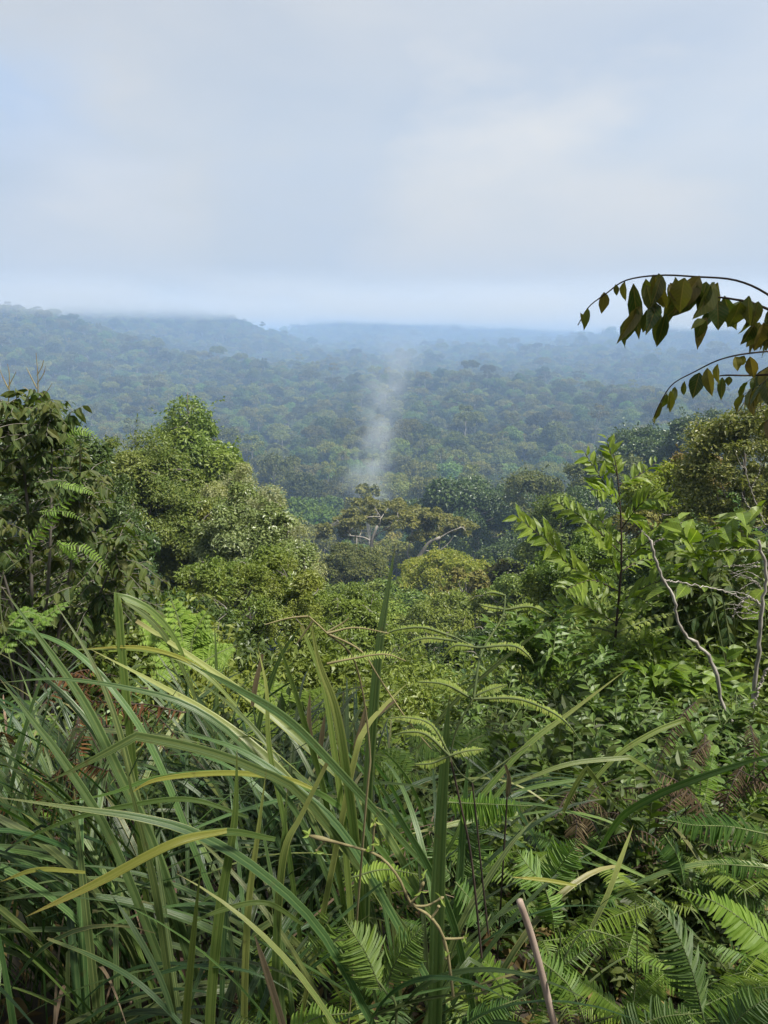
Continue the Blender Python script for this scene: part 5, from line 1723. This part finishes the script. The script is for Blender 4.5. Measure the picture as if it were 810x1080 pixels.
# ------------------------------------------------------------------ branch hanging in at the right
def hanging_tree():
    rng = np.random.default_rng(77)
    Yd = 2.6
    foot = gpt(1.8, 2.8)
    t = thing('overhanging_tree', 'dark-leaved tree reaching two thin drooping branches into the sky', 'tree', foot)
    tr = MB()
    tube(tr, curve(np.array([foot - UP * .2, foot + (.02, -.05, .9), at(890, 388, Yd), np.array([1.75, 2.45, 2.5]), np.array([1.93, 2.2, 3.4])]), 30) - foot, np.linspace(.042, .014, 30), 8)
    tr.build('trunk', MAT['bark'], t, True)
    st, m = MB(), MB()
    A1 = [(885, 395), (850, 345), (812, 312), (775, 297), (735, 291), (695, 290), (662, 296), (638, 308), (620, 325), (608, 344)]
    A2 = [(880, 380), (830, 372), (790, 372), (760, 380), (735, 392), (712, 406), (697, 422), (689, 440)]
    A3 = [(880, 400), (830, 395), (790, 396), (762, 396), (748, 400)]
    A4 = [(850, 345), (800, 322), (770, 315), (745, 312), (730, 305)]
    A1 = [(x + rng.uniform(-2, 2), y + rng.uniform(-1.6, 1.6)) for x, y in A1]
    A2 = [(x + rng.uniform(-2, 2), y + rng.uniform(-1.6, 1.6)) for x, y in A2]
    for A, r in ((A1, 1.25), (A2, 1.1), (A3, 1.5), (A4, 1.5)):
        P = curve(np.array([at(a, c, Yd) for a, c in A]), 40)
        tube(st, P - foot, np.linspace(r, r * .4, 40) * pxm(Yd), 6)
    # leaves: attachment px, tip px, width px
    Lf = [((612, 330), (617, 344), 5), ((620, 325), (616, 349), 6), ((637, 308), (636, 332), 12), ((649, 300), (651, 312), 6), ((659, 297), (657, 318), 8), ((668, 299), (673, 356), 13), ((681, 294), (683, 322), 11), ((690, 292), (702, 330), 14), ((697, 291), (690, 322), 12),
          ((672, 325), (660, 360), 11), ((662, 335), (655, 366), 9), ((712, 292), (707, 345), 14), ((722, 293), (714, 332), 18), ((738, 291), (712, 330), 20), ((693, 320), (684, 348), 11), ((702, 330), (694, 368), 11), ((745, 297), (738, 327), 14), ((757, 298), (750, 335), 20), ((752, 330), (738, 345), 11), ((745, 335), (734, 365), 10),
          ((764, 312), (775, 352), 16), ((790, 312), (787, 342), 14), ((781, 318), (770, 350), 16), ((800, 318), (792, 345), 12), ((795, 342), (784, 366), 16), ((805, 340), (800, 372), 16), ((812, 325), (818, 358), 16), ((730, 300), (728, 325), 10), ((705, 300), (714, 322), 9),
          ((689, 440), (691, 446), 4), ((697, 424), (690, 446), 6), ((703, 415), (699, 432), 6), ((712, 408), (706, 430), 9), ((707, 412), (708, 435), 7), ((722, 402), (720, 420), 6), ((738, 393), (730, 420), 13), ((746, 388), (749, 417), 10), ((757, 384), (755, 405), 9), ((769, 397), (768, 407), 6), ((762, 398), (760, 420), 7), ((775, 376), (780, 390), 12), ((785, 375), (776, 388), 11), ((748, 392), (745, 402), 6), ((791, 376), (795, 400), 12)]
    for (a, b), (c, d), w in Lf:
        for rep in range(2 if a > 668 and b < 345 else 1):
            Y1 = Yd + rng.normal() * .05
            if rep:
                ja, jb = rng.uniform(-9, 9), rng.uniform(-3, 8)
                a, b, c, d = a + ja, b + jb, c + ja + rng.uniform(-9, 9), d + jb + rng.uniform(-12, 6)
            P, E = at(a, b, Y1), at(c, d, Y1 + rng.normal() * .03)
            L = np.linalg.norm(E - P)
            vd = nrm(EYE - P)
            N = nrm(vd + rng.normal(size=3) * .45)
            leaves(m, LEAF, [P - foot], [E - P], [N], L * rng.uniform(.95, 1.08), max(w * pxm(Yd), L * .3) * rng.uniform(.9, 1.25))
            tube(st, [P - foot, P - foot + (E - P) * .12 + UP * .004], [.001, .0008], 4, False)
    # leaf masses nearer the trunk, mostly outside the picture
    T = poly_pts(rng, [(775, 385), (800, 350), (900, 260), (960, 330), (940, 460), (860, 470), (790, 440)], 60, 2.3, 3.0)
    for p in T:
        s = p + np.array([.12, rng.normal() * .05, .06])
        shoot(m, st, rng, np.array([s, (s + p) / 2 + UP * .02, p]) - foot, 5, .085, .5, 50, 1.0, .002, .3)
    # unseen crown masses, added to shade the hanging branch and the foreground
    Cc, rc = blobs(rng, (.75, 1.0, .5), 20, .3, -.6)
    Cc = Cc + np.array([1.95, 2.15, 3.45]) - foot
    shade_crown = MB()
    foliage(shade_crown, rng, Cc, rc, 230, .1, .5, DIA, .8, .45, .2)
    shade_C, r2 = blobs(rng, (3.4, 1.35, 1.0), 64, .6, -.6)
    shade_C = shade_C + np.array([2.5, -1.5, 5.3]) - foot
    foliage(shade_crown, rng, shade_C, r2, 260, .12, .5, DIA, .8, .45, .2)
    for j in range(8):
        tube(st, curve([np.array([1.75, 2.45, 2.5]) - foot, np.array([1.88, 2.28, 3.0]) - foot, Cc[j]], 10), np.linspace(.012, .006, 10), 5)
    for j in range(6):
        tube(st, curve([np.array([1.93, 2.2, 3.4]) - foot, np.array([2.1, 1.2, 4.3]) - foot, shade_C[j * 5]], 12), np.linspace(.016, .008, 12), 5)
    shade_crown.build('crown', MAT['leaf_dark'], t)  # mesh of the added shading masses, out of view
    st.build('branches', MAT['dark_stem'], t, True)
    m.build('leaves', MAT['hang_leaf'], t)


hanging_tree()

# ------------------------------------------------------------------ more ferns and ground cover
rngg = np.random.default_rng(17)
F_LAB = 'green forked fern in the fern bed under the shrubs, one among many alike'
F_GRP = 'forked ferns of the fern bed'
fsrc = [fern_plant('forked_fern', F_LAB, (0, 0, 0), np.random.default_rng(60 + i), 6, .34, .042, 34, lf, 'green_stem', (15, 50), fork=True, group=F_GRP, ratio=.15) for i, lf in enumerate(('fern', 'fern_dark', 'fern', 'fern_light'))]
spots = []
while len(spots) < 56:
    y = rngg.uniform(1.2, 2.9)
    x = rngg.uniform(-.1, .62 * y + .3)
    if len(spots) > 38:
        x = rngg.uniform(-.6 * y - .2, 0)
        y = rngg.uniform(2.6, 4.6)
    if all((x - a) ** 2 + (y - b) ** 2 > .05 for a, b in spots):
        spots.append((x, y))
for i, (x, y) in enumerate(spots):
    k = [0, 1, 2, 1, 0, 3, 2, 1][i % 8]
    sc = rngg.uniform(.7, 1.25)
    if i == [0, 1, 2, 5][k] if k < 3 else i == 5:
        o = fsrc[k]
        o.location, o.rotation_euler, o.scale = tuple(gpt(x, y)), (0, 0, rngg.uniform(0, 6.28)), (sc,) * 3
    else:
        copy_thing(fsrc[k], gpt(x, y), rngg.uniform(0, 6.28), (sc,) * 3, F_LAB, F_GRP)

S_LAB = 'fine-leaved little shrub in the tangle between the sapling and the fern bed, among many alike'
S_GRP = 'fine-leaved little shrubs of the tangle'
ssrc = []
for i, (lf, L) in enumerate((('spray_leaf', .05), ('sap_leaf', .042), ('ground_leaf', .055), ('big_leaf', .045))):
    rng = np.random.default_rng(500 + i)
    t = thing('little_shrub', S_LAB, 'shrub', (0, 0, 0), S_GRP)
    st, m = MB(), MB()
    for q in range(34):
        az, el, l = rng.uniform(0, 6.28), R(rng.uniform(15, 80)), rng.uniform(.25, .5)
        d = np.array([math.cos(az) * math.cos(el), math.sin(az) * math.cos(el), math.sin(el)])
        shoot(m, st, rng, np.array([d * .04, d * l * .55 + UP * .04, d * l]), 17, L, .4, 52, .1, .0022, .15, LEAF_S, .6)
    st.build('stem', MAT['green_stem'], t)
    m.build('foliage', MAT[lf], t)
    ssrc.append(t)
for i in range(64):
    y = rngg.uniform(2.1, 5.2)
    x = rngg.uniform(.12 * y, .64 * y + .2) if i < 44 else rngg.uniform(-.62 * y, .2 * y)
    if i >= 44:
        y = max(y, 3.0)
    sc = rngg.uniform(.8, 1.6)
    if i < 4:
        o = ssrc[i]
        o.location, o.rotation_euler, o.scale = tuple(gpt(x, y)), (0, 0, rngg.uniform(0, 6.28)), (sc,) * 3
    else:
        copy_thing(ssrc[i % 4], gpt(x, y), rngg.uniform(0, 6.28), (sc,) * 3, S_LAB, S_GRP)

B_LAB = 'leafy shrub among many alike on the slope between the near plants and sunlit bushes'
B_GRP = 'leafy shrubs low on the slope'
bsrc = []
for i, lf in enumerate(('leaf_mid', 'leaf_bright', 'leaf_dark')):
    rng = np.random.default_rng(520 + i)
    t = thing('slope_shrub', B_LAB, 'shrub', (0, 0, 0), B_GRP)
    C, r = blobs(rng, (.95, .95, .75), 40, .26, -.7)
    C = C + np.array([0, 0, .8])
    st, m = MB(), MB()
    limbs(st, rng, (0, 0, -.2), (0, 0, .9), .03, C, 9)
    foliage(m, rng, C, r, 420, .085, .42, DIA, .8, .45, .1, rag=.5, sprig=260)
    st.build('stem', MAT['bark'], t, True)
    m.build('foliage', MAT[lf], t)
    bsrc.append(t)
bspots = []
while len(bspots) < 70:
    y = rngg.uniform(5.0, 15)
    x = rngg.uniform(-.66, .66) * y
    sc = rngg.uniform(.7, 1.0) * (.75 + y / 14.0)
    q = gpt(x, y, 1.75 * sc) - EYE
    fw = q[1] * cP - q[2] * sP
    qx, qy = PW / 2 + F * q[0] / fw, PH / 2 - F * (q[1] * sP + q[2] * cP) / fw
    if qy > np.interp(qx, [0, 180, 330, 360, 560, 620, 810], [600, 640, 665, 690, 680, 600, 560]):
        bspots.append((x, y, sc))
for i, (x, y, sc) in enumerate(bspots):
    if i < 3:
        o = bsrc[i]
        o.location, o.rotation_euler, o.scale = tuple(gpt(x, y)), (0, 0, rngg.uniform(0, 6.28)), (sc,) * 3
    else:
        copy_thing(bsrc[i % 3], gpt(x, y), rngg.uniform(0, 6.28), (sc,) * 3, B_LAB, B_GRP)

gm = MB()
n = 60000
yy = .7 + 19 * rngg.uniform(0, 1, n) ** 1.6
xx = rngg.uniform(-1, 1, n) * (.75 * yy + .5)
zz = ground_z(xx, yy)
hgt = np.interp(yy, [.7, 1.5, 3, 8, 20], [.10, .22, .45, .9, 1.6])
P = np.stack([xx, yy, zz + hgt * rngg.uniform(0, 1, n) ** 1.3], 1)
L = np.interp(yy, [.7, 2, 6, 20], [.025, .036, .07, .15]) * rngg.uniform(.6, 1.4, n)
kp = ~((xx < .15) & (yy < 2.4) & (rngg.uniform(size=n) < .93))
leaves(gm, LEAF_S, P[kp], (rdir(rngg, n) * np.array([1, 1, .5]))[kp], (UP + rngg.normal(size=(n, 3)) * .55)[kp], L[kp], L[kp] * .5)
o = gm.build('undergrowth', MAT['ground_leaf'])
tag(o, 'low leafy undergrowth covering the dark slope between the plants', 'undergrowth', None, 'stuff')
lm = MB()
n = 5000
yy = rngg.uniform(.5, 5, n)
xx = rngg.uniform(-1, 1, n) * (.75 * yy + .5)
P = np.stack([xx, yy, ground_z(xx, yy) + rngg.uniform(.003, .05, n)], 1)
L = rngg.uniform(.03, .1, n)
leaves(lm, LEAF_S, P, rdir(rngg, n) * np.array([1, 1, .25]), UP + rngg.normal(size=(n, 3)) * .35, L, L * rngg.uniform(.15, .5, n))
o = lm.build('leaf_litter', MAT['litter'])
tag(o, 'brown dead leaves and grass littering the soil', 'leaf litter', None, 'stuff')
finish_forest()
